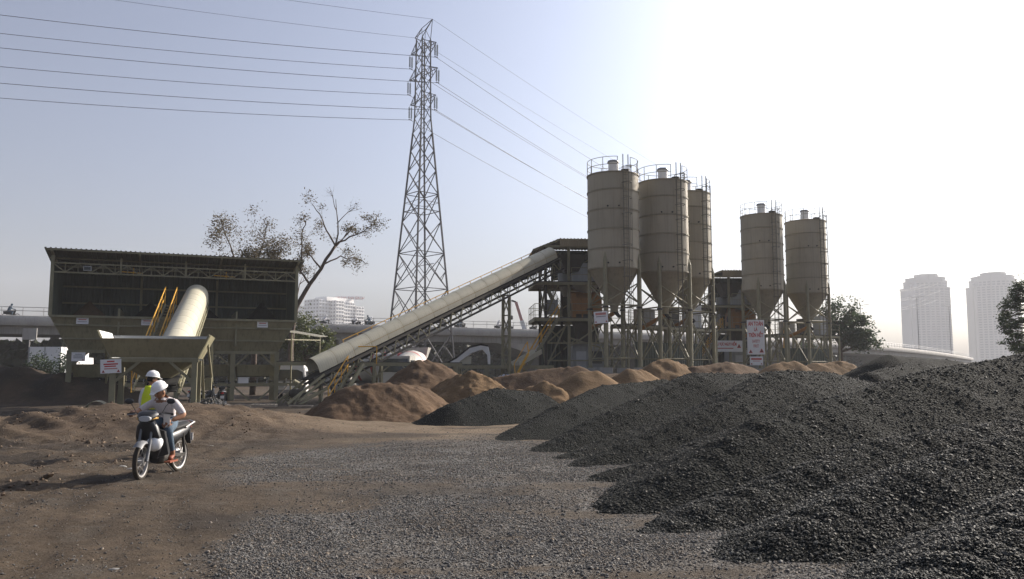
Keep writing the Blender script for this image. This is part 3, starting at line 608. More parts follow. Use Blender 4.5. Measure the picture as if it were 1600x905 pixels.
for i in range(22):
    x = .8 + i * .58; MB().tube((x, 1.3, 1.1), (x, 2.6, 1.1), .055, n=8).bar((x, 1.28, 1.0), (x, 1.28, 1.34), .06).build('idler', m_galv, bh, local=True)
MB().tube((BW + .1, 1.2, 1.15), (BW + .75, 1.2, .75), .19, n=14).build('drive_drum', m_khaki, bh, local=True)
# aggregate heaped in the four bins
def bin_heap(label, mat, x, w, z, seed, r=1.0):
    c = BM @ Vector((x, 2.3, 0)); n = 26; co = []; fs = []
    for j in range(10):
        for i in range(n):
            a = 2 * math.pi * i / n; rr = j / 9; zz = z - (z - 4.3) * rr ** .95 + .10 * float(fbm(x + 2 * rr * math.cos(a), 2 * rr * math.sin(a), seed, 3))
            co.append((x + w * rr * math.cos(a), 2.3 + 1.95 * rr * math.sin(a), zz))
    for j in range(9):
        for i in range(n): fs.append((j * n + i, j * n + (i + 1) % n, (j + 1) * n + (i + 1) % n, (j + 1) * n + i))
    mb = MB(BM); mb.add(co, fs); o = mb.build('aggregate_heap', mat, smooth=True, base=(c.x, c.y, 4.3)); tag(o, label, 'aggregate', 'heaps lying in the bins')
bin_heap('brown sand heaped in the leftmost bin', m_sandd, 1.75, 1.68, 5.95, 3); bin_heap('dark gravel heaped in the bin left of the feed tube', m_bed, 5.05, 1.56, 6.0, 4)
bin_heap('dark stone in the bin just right of the feed tube', m_bed, 8.25, 1.56, 5.75, 5); bin_heap('peaked dark stone heap in the rightmost bin', m_bed, 11.5, 1.62, 6.15, 6)
# plates on the bin house
for x, lab in ((1.62, 'small white notice on the bin front, leftmost of three'), (4.95, 'small white notice on the bin front beside the yellow stair'), (11.35, 'small white notice on the bin front, rightmost of three')):
    board('notice', lab, BM @ Vector((x, .03, 4.60)), .62, .36, BRZ, group='notices on the bin house', bars=[(0, .07, .4, .06, m_redl), (0, -.05, .48, .04, m_greyp)])
board('notice', 'grey-lettered white notice on the far left leg of the bin house', BM @ Vector((1.45, .66, 2.6)), .7, .5, BRZ, group='notices on the bin house', bars=[(0, .14, .34, .05, m_greyp), (0, .04, .5, .05, m_greyp), (0, -.06, .5, .05, m_greyp)], tris=[(.24, -.16, .09)])

# ---------------------------------------------------------------- covered conveyors
def arch(w, skirt, n=14):
    r = w / 2; return [(-r, 0)] + [(-r * math.cos(math.pi * i / n), skirt + r * math.sin(math.pi * i / n)) for i in range(n + 1)] + [(r, 0)]
def conveyor(t, p, q, w, skirt, plen, y0, ribs, truss, mat, seams, lowrail=None):
    M, L = incl(p, q); npan = int((L - y0) / plen); prof = arch(w, skirt)
    me = None
    for i in range(npan):
        a = y0 + i * plen; pth = [(0, .006), (.05, .006), (.051, 0)]
        if ribs:
            for k in range(ribs):
                y = .07 + (plen - .12) * k / ribs; d = (plen - .12) / ribs; pth += [(y + d * .1, 0), (y + d * .35, .012), (y + d * .65, .012), (y + d * .9, 0)]
        pth += [(plen - .02, 0)]
        if me is None:
            mb = MB(); mb.shell(prof, pth); me = bpy.data.meshes.new('hood_panel'); me.from_pydata([tuple(v) for v in mb.V], [], mb.F); me.polygons.foreach_set('use_smooth', [True] * len(me.polygons)); me.set_sharp_from_angle(angle=R(25)); me.materials.append(mat)
        o = bpy.data.objects.new('hood_panel', me); COL.objects.link(o); o.parent = t; o.matrix_local = MW[t].inverted() @ M @ Matrix.Translation((0, a, .12))
    if seams:
        for i in range(npan + 1):
            MB(M).path([(x * 1.02, y0 + i * plen - .01, z * 1.01 + .12) for x, z in prof], .006, 4).build('seam_strip', m_seam, t)
        for s in (-1, 1): MB(M).bar((s * w * .51, y0 + 3.4, .12 + skirt), (s * w * .51, L - .1, .12 + skirt), .018, .022).build('hood_rail', m_seam, t)
    # belt, idlers, truss
    MB(M).box((-w * .42, -.5, -.02), (w * .42, L, .04)).build('belt', m_rub, t)
    MB(M).box((-w * .42, -.4, -.30), (w * .42, L - .2, -.27)).build('return_belt', m_rub, t)
    for s in (-1, 1):
        mb = MB(M).bar((s * w * .48, -.3, -.06), (s * w * .48, L, -.06), .08, .14).bar((s * w * .48, -.3, -truss), (s * w * .48, L, -truss), .09, .12); mb.build('truss_chord', m_khaki if truss < .5 else m_dark, t)
        n = int(L / .95); mb = MB(M)
        for i in range(n):
            a, b = L * i / n, L * (i + 1) / n; mb.bar((s * w * .48, a, -.1), (s * w * .48, (a + b) / 2, -truss), .05).bar((s * w * .48, (a + b) / 2, -truss), (s * w * .48, b, -.1), .05)
        mb.build('truss_web', m_khaki, t)
    for i in range(int(L / 1.5)):
        MB(M).tube((-w * .45, .6 + i * 1.5, -.36), (w * .45, .6 + i * 1.5, -.36), .05, n=8).build('idler', m_galv, t)
    MB(M).tube((-w * .45, L - .1, -.12), (w * .45, L - .1, -.12), .2, n=14).build('head_drum', m_dark, t)
    return M, L
# the short feed conveyor and its hopper
FO = Vector((-14.0, 33.0, 0)); fy = Vector((-4.1, 14, 0)).normalized(); FRZ = math.atan2(-fy.x, fy.y)
fc = thing('feed_conveyor', 'short cream-hooded feed conveyor climbing from the loading hopper into the bin house', 'conveyor', FO, FRZ)
FM = MW[fc]; M, L = conveyor(fc, FM @ Vector((.2, .2, 1.35)), FM @ Vector((.1, 16.4, 5.95)), 1.28, .25, 1.42, 2.2, 0, .42, m_hood, 0)
for y, z, dx in ((5.2, 2.3, .0), (10.0, 3.7, 0)):
    mb = MB()
    for s in (-1, 1): mb.bar((s * .62 + .1, y, z), (s * 1.0 + .1, y + .3, 0), .1)
    mb.bar((-.75, y + .1, z * .5), (.95, y + .1, z * .5), .07).bar((-.75, y + .1, z * .5), (.7, y, z), .06).bar((.95, y + .1, z * .5), (-.5, y, z), .06).build('support_trestle', m_khaki, fc, local=True)
# yellow stair along the left side
stx = -1.15
mb = MB()
for k in (-.28, .28): mb.bar((stx + k, 4.0, .9), (stx + k, 14.6, 5.5), .07, .14)
mb.build('stair_stringer', m_khaki, fc, local=True)
for i in range(26):
    f = i / 25; MB().box((stx - .26, 4.0 + 10.4 * f, .9 + 4.5 * f), (stx + .26, 4.2 + 10.4 * f, .94 + 4.5 * f)).build('tread', m_khaki, fc, local=True)
for k in (-.3, .3):
    mb = MB().tube((stx + k, 3.6, 1.75), (stx + k, 14.6, 6.5), .032).tube((stx + k, 3.6, 1.3), (stx + k, 14.6, 6.0), .025)
    for i in range(9): f = i / 8; mb.tube((stx + k, 3.7 + 10.8 * f, .85 + 4.62 * f), (stx + k, 3.7 + 10.8 * f, 1.8 + 4.66 * f), .026)
    mb.build('handrail', m_yel, fc, local=True)
lh = thing('loading_hopper', 'open khaki loading hopper on legs in front of the bin house', 'hopper', FO, FRZ)
w0, w1 = 1.55, 1.88
MB().hexa([(-w0, -1.0, 2.28), (w0, -1.0, 2.28), (w0, -.96, 2.28), (-w0, -.96, 2.28), (-w1, -1.35, 3.0), (w1, -1.35, 3.0), (w1, -1.31, 3.0), (-w1, -1.31, 3.0)]).build('front_plate', m_bin, lh, local=True)
MB().hexa([(-w0, 1.1, 2.2), (w0, 1.1, 2.2), (w0, 1.14, 2.2), (-w0, 1.14, 2.2), (-w1, 1.5, 3.22), (w1, 1.5, 3.22), (w1, 1.54, 3.22), (-w1, 1.54, 3.22)]).build('rear_plate', m_grey, lh, local=True)
for s in (-1, 1):
    zz = 3.3 if s < 0 else 3.16
    MB().hexa([(s * w0, -1, 2.26), (s * w0 + .04, -1, 2.26), (s * w0 + .04, 1.1, 2.26), (s * w0, 1.1, 2.26), (s * (w1 + .1), -1.32, zz), (s * (w1 + .1) + .04, -1.32, zz), (s * (w1 + .1) + .04, 1.5, zz), (s * (w1 + .1), 1.5, zz)]).build('side_plate', m_white if s < 0 else m_bin, lh, local=True)  # left plate whitened: the light falling on it is put into the colour
    MB().bar((s * (w1 + .1), -1.32, zz), (s * w0, -1, 2.26), .07).build('edge_angle', m_khaki, lh, local=True)
    MB().bar((s * (w1 - .4), 1.5, 3.1), (s * (w1 - .2), 1.8, 0), .09).bar((s * (w0 + .3), -.2, 2.9), (s * (w0 + .45), 1.0, 1.3), .07).bar((s * (w0 + .45), 1.0, 1.3), (s * (w0 + .35), 1.7, 3.0), .07).build('side_brace', m_khaki, lh, local=True)
    for y in (-.95, 1.1):
        MB().bar((s * (w0 - .1), y, -.2), (s * (w0 - .1), y, 2.2), .2, .2).build('leg', m_khaki, lh, local=True)
    MB().bar((s * (w0 - .15), -.97, 1.35), (s * (w0 - 1.0), -.97, 2.12), .1).build('knee_brace', m_khaki, lh, local=True)
MB().bar((-w0 - .05, -.98, 2.19), (w0 + .05, -.98, 2.19), .15, .16).build('sill_beam', m_khaki, lh, local=True)
MB().hexa([(-.4, -.3, 1.5), (.5, -.3, 1.5), (.5, .6, 1.5), (-.4, .6, 1.5), (-w0, -.95, 2.2), (w0, -.95, 2.2), (w0, 1.1, 2.2), (-w0, 1.1, 2.2)]).build('discharge_cone', m_bin, lh, local=True)
MB().box((1.75, .5, 1.0), (2.0, .85, 1.5)).build('switch_box', m_khaki, lh, local=True)
board('notice', 'white notice with red lines of print on the loading hopper leg', FM @ Vector((-w0 + .05, -1.12, 1.95)), .72, .52, FRZ, group='notices on the bin house', roll=R(-3), bars=[(0, .18, .26, .05, m_red), (0, .08, .5, .05, m_red), (-.02, 0, .4, .045, m_red), (.0, -.09, .46, .04, m_redl)], tris=[(-.26, -.18, .1), (.26, -.18, .1)])
# the long conveyor to the mixing tower
P0, P1 = at(488, 588, 46.5), at(868, 404, 61.5)
mc = thing('long_conveyor', 'long cream ribbed conveyor gallery climbing to the mixing tower', 'conveyor', (P0.x, P0.y, 0), 0)
CM, CL = conveyor(mc, P0, P1, 1.08, .32, 1.29, .2, 8, .85, m_hood, 1)
def onc(f, dz=0, dx=0): return CM @ Vector((dx, CL * f, dz))
for f, w_ in ((.20, .7), (.73, .62)):
    a = onc(f, -.85); mb = MB(Matrix.Translation((a.x, a.y, 0)) @ Matrix.Rotation(-.7, 4, 'Z')); g = float(gh(a.x, a.y))
    for s in (-1, 1): mb.bar((s * w_ * .5, 0, g - .1), (s * w_ * .45, 0, a.z), .16)
    n = max(1, int((a.z - g) / 1.3)); 
    for i in range(n):
        z0, z1 = g + (a.z - g) * i / n, g + (a.z - g) * (i + 1) / n; mb.bar((-w_ / 2, 0, z0), (w_ / 2, 0, z1), .06).bar((w_ / 2, 0, z0), (-w_ / 2, 0, z1), .06).bar((-w_ / 2, 0, z1), (w_ / 2, 0, z1), .08)
    mb.build('support_trestle', m_khaki, mc)
for s in (-1,):
    mb = MB(CM).tube((s * .9, 3.2, .95), (s * .9, CL - 1.5, .95), .025).tube((s * .9, 3.2, .45), (s * .9, CL - 1.5, .45), .02)
    for i in range(17): y = 3.2 + i * (CL - 4.7) / 16; mb.tube((s * .9, y, -.1), (s * .9, y, .97), .024)
    mb.build('handrail', m_yel, mc)
    MB(CM).box((-1.12, 2.6, -.14), (-.68, CL - 1.2, -.1)).build('walkway', m_dark, mc)
for s in (-1, 1): MB(CM).bar((s * .58, -2.3, -.62), (s * .58, .4, -.05), .09, .12).bar((s * .58, -2.3, -1.0), (s * .58, .4, -.85), .09, .12).bar((s * .58, -2.3, -1.0), (s * .58, -1.2, -.4), .06).bar((s * .58, -1.2, -.4), (s * .58, -.2, -.9), .06).build('tail_side_frame', m_khaki, mc)
mb = MB(CM).bar((-.65, -1.6, -.75), (-.65, .3, -.3), .1).bar((.65, -1.6, -.75), (.65, .3, -.3), .1).bar((-.65, -1.6, -.75), (.65, -1.6, -.75), .1).bar((.65, -1.6, -.75), (.65, .4, -.85), .08); mb.build('tail_frame', m_khaki, mc)
MB(CM).tube((-.55, -1.2, -.5), (.55, -1.2, -.5), .22, n=14).build('tail_drum', m_dark, mc)
# raised steel walkway beside its foot
A0, A1 = at(432, 568, 47.5), at(722, 570, 49); wk = thing('steel_walkway', 'raised khaki steel walkway on braced posts beside the long conveyor foot', 'walkway', (A0.x, A0.y, 0))
d = (A1 - A0); pr = Vector((-d.y, d.x, 0)).normalized() * .9
for k in (0, 1): MB().bar(A0 + pr * k, A1 + pr * k, .1, .2).build('edge_beam', m_khaki, wk)
MB().hexa([A0 + Vector((0, 0, .1)), A1 + Vector((0, 0, .1)), A1 + pr + Vector((0, 0, .1)), A0 + pr + Vector((0, 0, .1)), A0 + Vector((0, 0, .14)), A1 + Vector((0, 0, .14)), A1 + pr + Vector((0, 0, .14)), A0 + pr + Vector((0, 0, .14))]).build('deck', m_dark, wk)
for px in (500, 583, 650, 712):
    f = (px - 432) / 290; a = A0 + d * f
    MB().bar(a, (a.x, a.y, -.1), .15).build('post', m_khaki, wk); MB().bar(a + pr, (a.x + pr.x, a.y + pr.y, -.1), .13).build('post', m_khaki, wk)
    MB().bar(a + Vector((0, 0, -.8)), a + d.normalized() * .85 + Vector((0, 0, -.1)), .08).bar(a + Vector((0, 0, -.8)), a - d.normalized() * .85 + Vector((0, 0, -.1)), .08).build('knee_brace', m_khaki, wk)
a = A0 + d * ((552 - 432) / 290); MB().bar(a + Vector((0, -.05, 0)), at(515, 634, 46), .14, .2).bar(a + Vector((.5, -.05, 0)), at(527, 634, 46), .14, .2).build('stair_stringer', m_khaki, wk)
for i in range(10):
    b = a.lerp(at(515, 634, 46), i / 10); MB().box((b.x, b.y - .12, b.z), (b.x + .5, b.y + .12, b.z + .03)).build('tread', m_khaki, wk)
mb = MB(); b = at(513, 606, 46); c = a + Vector((-.05, -.05, 1.0)); mb.tube(b, c, .03).tube(b - Vector((0, 0, .5)), c - Vector((0, 0, .5)), .025).tube(c, c + Vector((1.3, .1, 0)), .03).tube(c + Vector((1.3, .1, 0)), c + Vector((1.3, .1, -1)), .03)
for i in range(5): e = b.lerp(c, i / 4); mb.tube(e, e - Vector((0, 0, 1)), .026)
mb.build('stair_rail', m_yel, wk)
# ---------------------------------------------------------------- silos
SR, Z0 = 1.83, 2.05       # radius; top of the footings
def silo():
    t = thing('cement_silo', 'x', 'silo', (0, 0, 0), 0, 'cement silos on steel legs')
    zc, zt_, zk = 9.0, 15.75, 6.35
    zs = [zc + (zt_ - zc) * k for k in (0, .205, .41, .615, .82, 1)]
    for a, b in zip(zs[:-1], zs[1:]): MB().lathe([(SR - .02, a + .01), (SR, a + .015), (SR, b - .015), (SR - .02, b - .01)], n=48).build('shell_course', m_silo, t, smooth='auto', local=True)
    for z in zs: MB().lathe([(SR - .02, z - .045), (SR + .05, z - .045), (SR + .05, z + .045), (SR - .02, z + .045)], n=48).build('stiffening_ring', m_cone, t, smooth='auto', local=True)
    MB().lathe([(SR - .02, zc), (.28, zk), (.28, zk - .35), (0, zk - .35)], n=48).build('discharge_cone', m_cone, t, smooth='auto', local=True)
    MB().lathe([(SR + .06, zt_ + .0), (SR + .06, zt_ + .05), (.5, zt_ + .32), (0, zt_ + .34)], n=48).build('roof', m_silo, t, smooth='auto', local=True)
    f = MB().lathe([(.36, zt_ + .1), (.36, zt_ + 1.15), (.30, zt_ + 1.15)], (.05, .15, 0), n=24).build('dust_filter', m_white, t, smooth='auto', local=True)
    MB().lathe([(.43, zt_ + 1.08), (.43, zt_ + 1.16), (.38, zt_ + 1.24), (0, zt_ + 1.3)], (.05, .15, 0), n=24).build('filter_cap', m_galv, f, smooth='auto', local=True)
    MB().lathe([(.3, zt_ + .1), (.3, zt_ + .42), (0, zt_ + .45)], (.9, -.5, 0), n=18).build('roof_hatch', m_dark, t, smooth='auto', local=True)
    # guard rail, open at the ladder
    mb = MB(); la = R(-62); n = 40
    for z in (zt_ + .55, zt_ + 1.08): mb.path([(1.82 * math.cos(la + .28 + (2 * math.pi - .56) * i / n), 1.82 * math.sin(la + .28 + (2 * math.pi - .56) * i / n), z) for i in range(n + 1)], .022, 5)
    for i in range(11): a = la + .28 + (2 * math.pi - .56) * i / 10; mb.tube((1.82 * math.cos(a), 1.82 * math.sin(a), zt_), (1.82 * math.cos(a), 1.82 * math.sin(a), zt_ + 1.09), .024, n=5)
    mb.build('guard_rail', m_cone, t, local=True)
    # caged ladder
    u = Vector((math.cos(la), math.sin(la), 0)); w = Vector((-u.y, u.x, 0)); c = u * (SR + .16)
    for s in (-1, 1): MB().tube(c + w * .2 * s + Vector((0, 0, 3.0)), c + w * .2 * s + Vector((0, 0, zt_ + 1.2)), .035, n=5).build('ladder_rail', m_ladder, t, local=True)
    mb = MB()
    for i in range(44): z = 3.2 + i * .3; mb.tube(c - w * .2 + Vector((0, 0, z)), c + w * .2 + Vector((0, 0, z)), .014, n=4)
    mb.build('ladder_rungs', m_ladder, t, local=True)['kind'] = 'stuff'
    for i in range(11):
        z = 5.0 + i * 1.1; MB().path([c + w * .2 * math.cos(a) * 1.6 + u * .62 * math.sin(a) + Vector((0, 0, z)) for a in [math.pi * k / 8 for k in range(9)]], .026, 4).build('cage_hoop', m_ladder, t, local=True)
    for a in (R(50), R(90), R(130)):
        p = c + w * .32 * math.cos(a) + u * .62 * math.sin(a); MB().tube(p + Vector((0, 0, 5.0)), p + Vector((0, 0, 16.1)), .02, n=4).build('cage_strap', m_ladder, t, local=True)
    for x in (-.12, .3):
        for z in (9.3, 13.3): a = la - .55 + x; p = Vector((math.cos(a), math.sin(a), 0)); MB().tube(p * SR + Vector((0, 0, z)), p * (SR + .09) + Vector((0, 0, z)), .06, n=8).build('inspection_port', m_dark, t, local=True)
    # legs
    A = [R(-108 + 90 * k) for k in range(4)]; pos = [Vector((math.cos(a) * (SR + .02), math.sin(a) * (SR + .02), 0)) for a in A]
    for p in pos:
        lg = MB().tube(p + Vector((0, 0, Z0)), p + Vector((0, 0, 9.55)), .145, n=14).tube(p + Vector((0, 0, 9.55)), p * .98 + Vector((0, 0, 10.1)), .14, .02, n=14).build('leg', m_khaki, t, smooth='auto', local=True)
        MB().box((p.x - .24, p.y - .24, Z0), (p.x + .24, p.y + .24, Z0 + .05)).build('base_plate', m_khaki, lg, local=True)
        MB().lathe([(.15, 6.18), (.22, 6.18), (.22, 6.3), (.15, 6.3)], p, n=12).build('flange', m_dark, lg, smooth='auto', local=True)
        MB().box((p.x - .45, p.y - .45, .9), (p.x + .45, p.y + .45, Z0)).build('footing', m_conc, t, local=True)
    for i in range(4):
        p, q = pos[i], pos[(i + 1) % 4]; V = lambda v, z: v + Vector((0, 0, z))
        MB().tube(V(p, 6.4), V(q, 6.4), .055, n=6).build('ring_beam', m_khaki, t, local=True)
        MB().tube(V(p, 6.55), V(q, 8.0), .05, n=6).build('brace', m_khaki, t, local=True); MB().tube(V(q, 6.55), V(p, 8.0), .05, n=6).build('brace', m_khaki, t, local=True)
        MB().tube(V(p, 2.7), V(q, 2.7), .04, n=6).build('ring_beam', m_khaki, t, local=True)
        MB().tube(V(p, 2.4), V(q, 6.0), .045, n=6).build('brace', m_khaki, t, local=True); MB().tube(V(q, 2.4), V(p, 6.0), .045, n=6).build('brace', m_khaki, t, local=True)
    # screw conveyor under the cone
    MB().tube((0, 0, zk - .4), (-1.7, 1.3, zk - 1.4), .16, n=10).build('screw_conveyor', m_orange, t, local=True)
    MB().tube((0, 0, zk - .25), (.35, -.2, zk - .7), .14, n=10).build('screw_motor', m_rub, t, local=True)
    return t
s0 = silo()
SIL = [(960, 59.0, 0, 'nearest beige cement silo, leftmost of the group beside the mixing tower'), (1039, 61.3, 5, 'beige cement silo in the middle of the left group of three'), (1077, 65.3, 10, 'beige cement silo farthest back in the left group of three'),
       (1194, 74.5, -4, 'beige cement silo above the tall red lettered safety board'), (1263, 77.5, 6, 'rightmost beige cement silo beside the round green tree')]
for i, (px, D, r, lab) in enumerate(SIL):
    o = s0 if i == 0 else copy_tree(s0); p = at(px, 500, D); o.location = (p.x, p.y, 0); o.rotation_euler = (0, 0, R(r - 8)); o['label'] = lab
# ---------------------------------------------------------------- mixing towers
def rail(mb, pts, h=1.05, r=.022):
    for a, b in zip(pts[:-1], pts[1:]):
        a, b = Vector(a), Vector(b)
        for k in (.52, 1): mb.tube(a + Vector((0, 0, h * k)), b + Vector((0, 0, h * k)), r, n=5)
        n = max(1, int((b - a).length / 1.2))
        for i in range(n + 1): c = a.lerp(b, i / n); mb.tube(c, c + Vector((0, 0, h)), r, n=5)
    return mb
def tower(px, D, rz, label, hgt=0., mirror=1):
    o = at(px, 572, D); t = thing('mixing_tower', label, 'mixing tower', (o.x, o.y, 0), rz, 'concrete mixing towers'); B = lambda *a, **k: MB().bar(*a, **k)
    z1, z2, z3 = 5.75, 8.45 + hgt, 11.1 + hgt; W, Dp = 4.6, 4.2
    for x in (0, 1.75, W):
        for y in (0, Dp):
            MB().bar((x, y, 1.4), (x, y, z3), .2, .2).build('column', m_khaki if y == 0 and x > 0 else m_dark, t, local=True)
            MB().box((x - .35, y - .35, .9), (x + .35, y + .35, 2.0)).build('footing', m_conc, t, local=True)
    for z in (z1, z2):
        MB().box((-.9, -.55, z - .03), (W + .3, Dp + .3, z + .03)).build('floor_deck', m_dark, t, local=True)
        for y in (-.5, Dp + .25): B((-.9, y, z - .14), (W + .3, y, z - .14), .12, .22).build('floor_beam', m_khaki, t, local=True)
        for x in (-.85, W + .25): B((x, -.5, z - .14), (x, Dp + .25, z - .14), .12, .2).build('floor_beam', m_khaki, t, local=True)
        rail(MB(), [(1.9, -.5, z), (W + .25, -.5, z), (W + .25, Dp + .25, z), (-.85, Dp + .25, z), (-.85, -.5, z), (.6, -.5, z)]).build('guard_rail', m_khaki, t, local=True)
    for a, b in (((0, 0, 2), (1.75, 0, z1)), ((1.75, 0, 3.6), (W, 0, z1 - .2)), ((1.75, 0, 5.4), (0, 0, 3.8)), ((0, 0, z1 + .1), (1.0, 0, z2 - .1)), ((W, 0, 3.4), (1.75, 0, 4.3)), ((0, 0, 3.9), (W, 0, 3.9)), ((0, 0, 2.6), (W, 0, 2.6)), ((0, Dp, 2), (W, Dp, z1)), ((W, Dp, 2), (0, Dp, z1)), ((0, Dp, z1), (W, Dp, z2)), ((0, Dp, z2), (W, Dp, z3)), ((0, 0, z1), (0, Dp, z2)), ((0, Dp, z1), (0, 0, z2)), ((0, 0, 2), (0, Dp, z1))):
        B(a, b, .11).build('brace', m_khaki, t, local=True)
    # mixer on the first floor
    mx = MB().box((2.0, .3, z1 + .35), (4.3, 2.6, z1 + 1.55)).build('mixer_drum', m_orange, t, local=True)
    MB().lathe([(.75, -1.15), (.75, 1.15)], (3.15, 1.45, z1 + 1.4), n=20, M=Matrix.Rotation(math.pi / 2, 4, 'Y')).build('mixer_lid', m_orange, mx, smooth='auto', local=True)
    for x in (2.05, 2.8, 3.5, 4.2): MB().box((x - .05, .22, z1 + .05), (x + .05, .3, z1 + 1.6)).build('mixer_rib', m_orange, mx, local=True)
    MB().box((1.95, .15, z1 + .03), (2.3, .3, z1 + 1.9)).build('mixer_frame', m_orange, mx, local=True); MB().tube((1.7, .6, z1 + .9), (2.0, .6, z1 + .9), .28, n=14).build('mixer_motor', m_dark, mx, local=True)
    MB().hexa([(2.7, .9, 3.6), (3.5, .9, 3.6), (3.5, 1.9, 3.6), (2.7, 1.9, 3.6), (2.2, .4, z1 + .33), (4.1, .4, z1 + .33), (4.1, 2.5, z1 + .33), (2.2, 2.5, z1 + .33)]).build('discharge_chute', m_dark, t, local=True)
    MB().box((.1, .15, z1 + .35), (.95, 1.2, z1 + 1.4)).build('control_cabinet', m_grey, t, local=True)
    # weigh hoppers on the second floor
    MB().lathe([(.35, z2 - .9), (1.15, z2 + .1), (1.15, z2 + 1.5), (1.1, z2 + 1.52)], (3.3, 1.5, 0), n=28).build('cement_weigher', m_grey, t, smooth='auto', local=True)
    MB().lathe([(.2, z2 - .8), (.6, z2 + .2), (.6, z2 + 1.0), (0, z2 + 1.02)], (1.9, 3.0, 0), n=20).build('water_weigher', m_grey, t, smooth='auto', local=True)
    MB().hexa([(1.6, .6, z2 + .9), (2.6, .6, z2 + .9), (2.6, 2.2, z2 + .9), (1.6, 2.2, z2 + .9), (1.0, .2, z3 - .5), (3.2, .2, z3 - .5), (3.2, 2.6, z3 - .5), (1.0, 2.6, z3 - .5)]).build('surge_hopper', m_dark, t, local=True)
    # roof: pitched sheet on the left, ribbed fascia on the right
    MB().corr((W + .6, -.7, z3 + .55), (-W + .4, 0, 0), (0, Dp + 1.6, .0), .25, -.05).build('roof_sheet', m_roof, t, local=True)
    MB().corr((1.0, -.7, z3 + .55), (-2.0, 0, -.85), (0, Dp + 1.6, .0), .25, -.05).build('roof_sheet', m_roof, t, local=True)
    MB().corr((1.0, -.72, z3 - .02), (W - .35, 0, 0), (0, -.16, .54), .16, .03).build('roof_fascia', m_fascia, t, local=True)
    MB().corr((.95, Dp + .5, z3 - 2.0), (W - .4, 0, 0), (0, 0, 2.45), .3, .04).build('rear_cladding', m_corr, t, local=True)
    MB().corr((W + .32, -.3, z3 - 2.0), (0, Dp + .5, 0), (0, 0, 2.4), .3, .04).build('side_cladding', m_corr, t, local=True)
    B((-1.0, -.6, z3 - .32), (1.0, -.6, z3 + .5), .09, .14).build('barge_board', m_khaki, t, local=True)
    for y in (-.6, Dp + .6): B((-.1, y, z3 - .02), (W + .5, y, z3 - .02), .1, .16).build('eaves_beam', m_khaki, t, local=True)
    MB().corr((.1, Dp + .12, 1.7), (W - .2, 0, 0), (0, 0, z1 - 2.0), .3, .04).build('lower_cladding', m_corr, t, local=True)
    MB().corr((1.85, Dp + .12, z1 + .1), (W - 1.9, 0, 0), (0, 0, z2 - z1 - .5), .3, .04).build('middle_cladding', m_corr, t, local=True)
    for k in range(5): MB().tube((2.2 + .5 * k, 3.2, 2), (2.2 + .5 * k, 3.2 - .2 * k, z1 + 2.2), .05, n=8).build('pipe', (m_galv, m_dark, m_orange, m_khaki, m_dark)[k], t, local=True)
    # ground-floor room
    rm = MB().box((2.1, .5, 1.5), (W + .1, 3.6, 3.85)).build('control_room', m_grey, t, local=True); MB().box((2.35, .46, 1.55), (3.1, .5, 3.3)).build('door', m_lamp, rm, local=True); MB().box((3.4, .47, 2.4), (4.3, .5, 3.3)).build('window', m_glass, rm, local=True)
    # stairs
    def flight(a, b, w, side):
        a, b = Vector(a), Vector(b); off = Vector((0, w, 0))
        for k in (0, 1): B(a + off * k, b + off * k, .06, .2).build('stair_stringer', m_khaki, t, local=True)
        n = int((b.z - a.z) / .24)
        for i in range(n): c = a.lerp(b, (i + .5) / n); MB().box((c.x - .13, c.y, c.z - .02), (c.x + .13, c.y + w, c.z + .02)).build('tread', m_galv, t, local=True)
        for k in (0, 1):
            mb = MB(); mb.tube(a + off * k + Vector((0, 0, .95)), b + off * k + Vector((0, 0, .95)), .025, n=5).tube(a + off * k + Vector((0, 0, .5)), b + off * k + Vector((0, 0, .5)), .02, n=5)
            for i in range(5): c = a.lerp(b, i / 4) + off * k; mb.tube(c, c + Vector((0, 0, .96)), .022, n=5)
            mb.build('stair_rail', side, t, local=True)
    flight((-1.7, -.9, 1.7), (.9, -.9, z1), .75, m_yel)
    flight((1.3, .5, z1), (.0, .5, z2), .6, m_khaki)
    return t
tower(853, 62, R(4), 'open steel mixing tower with orange mixer where the long conveyor ends')
tower(1112, 77, R(0), 'dark steel mixing tower between the two groups of silos', -.55)
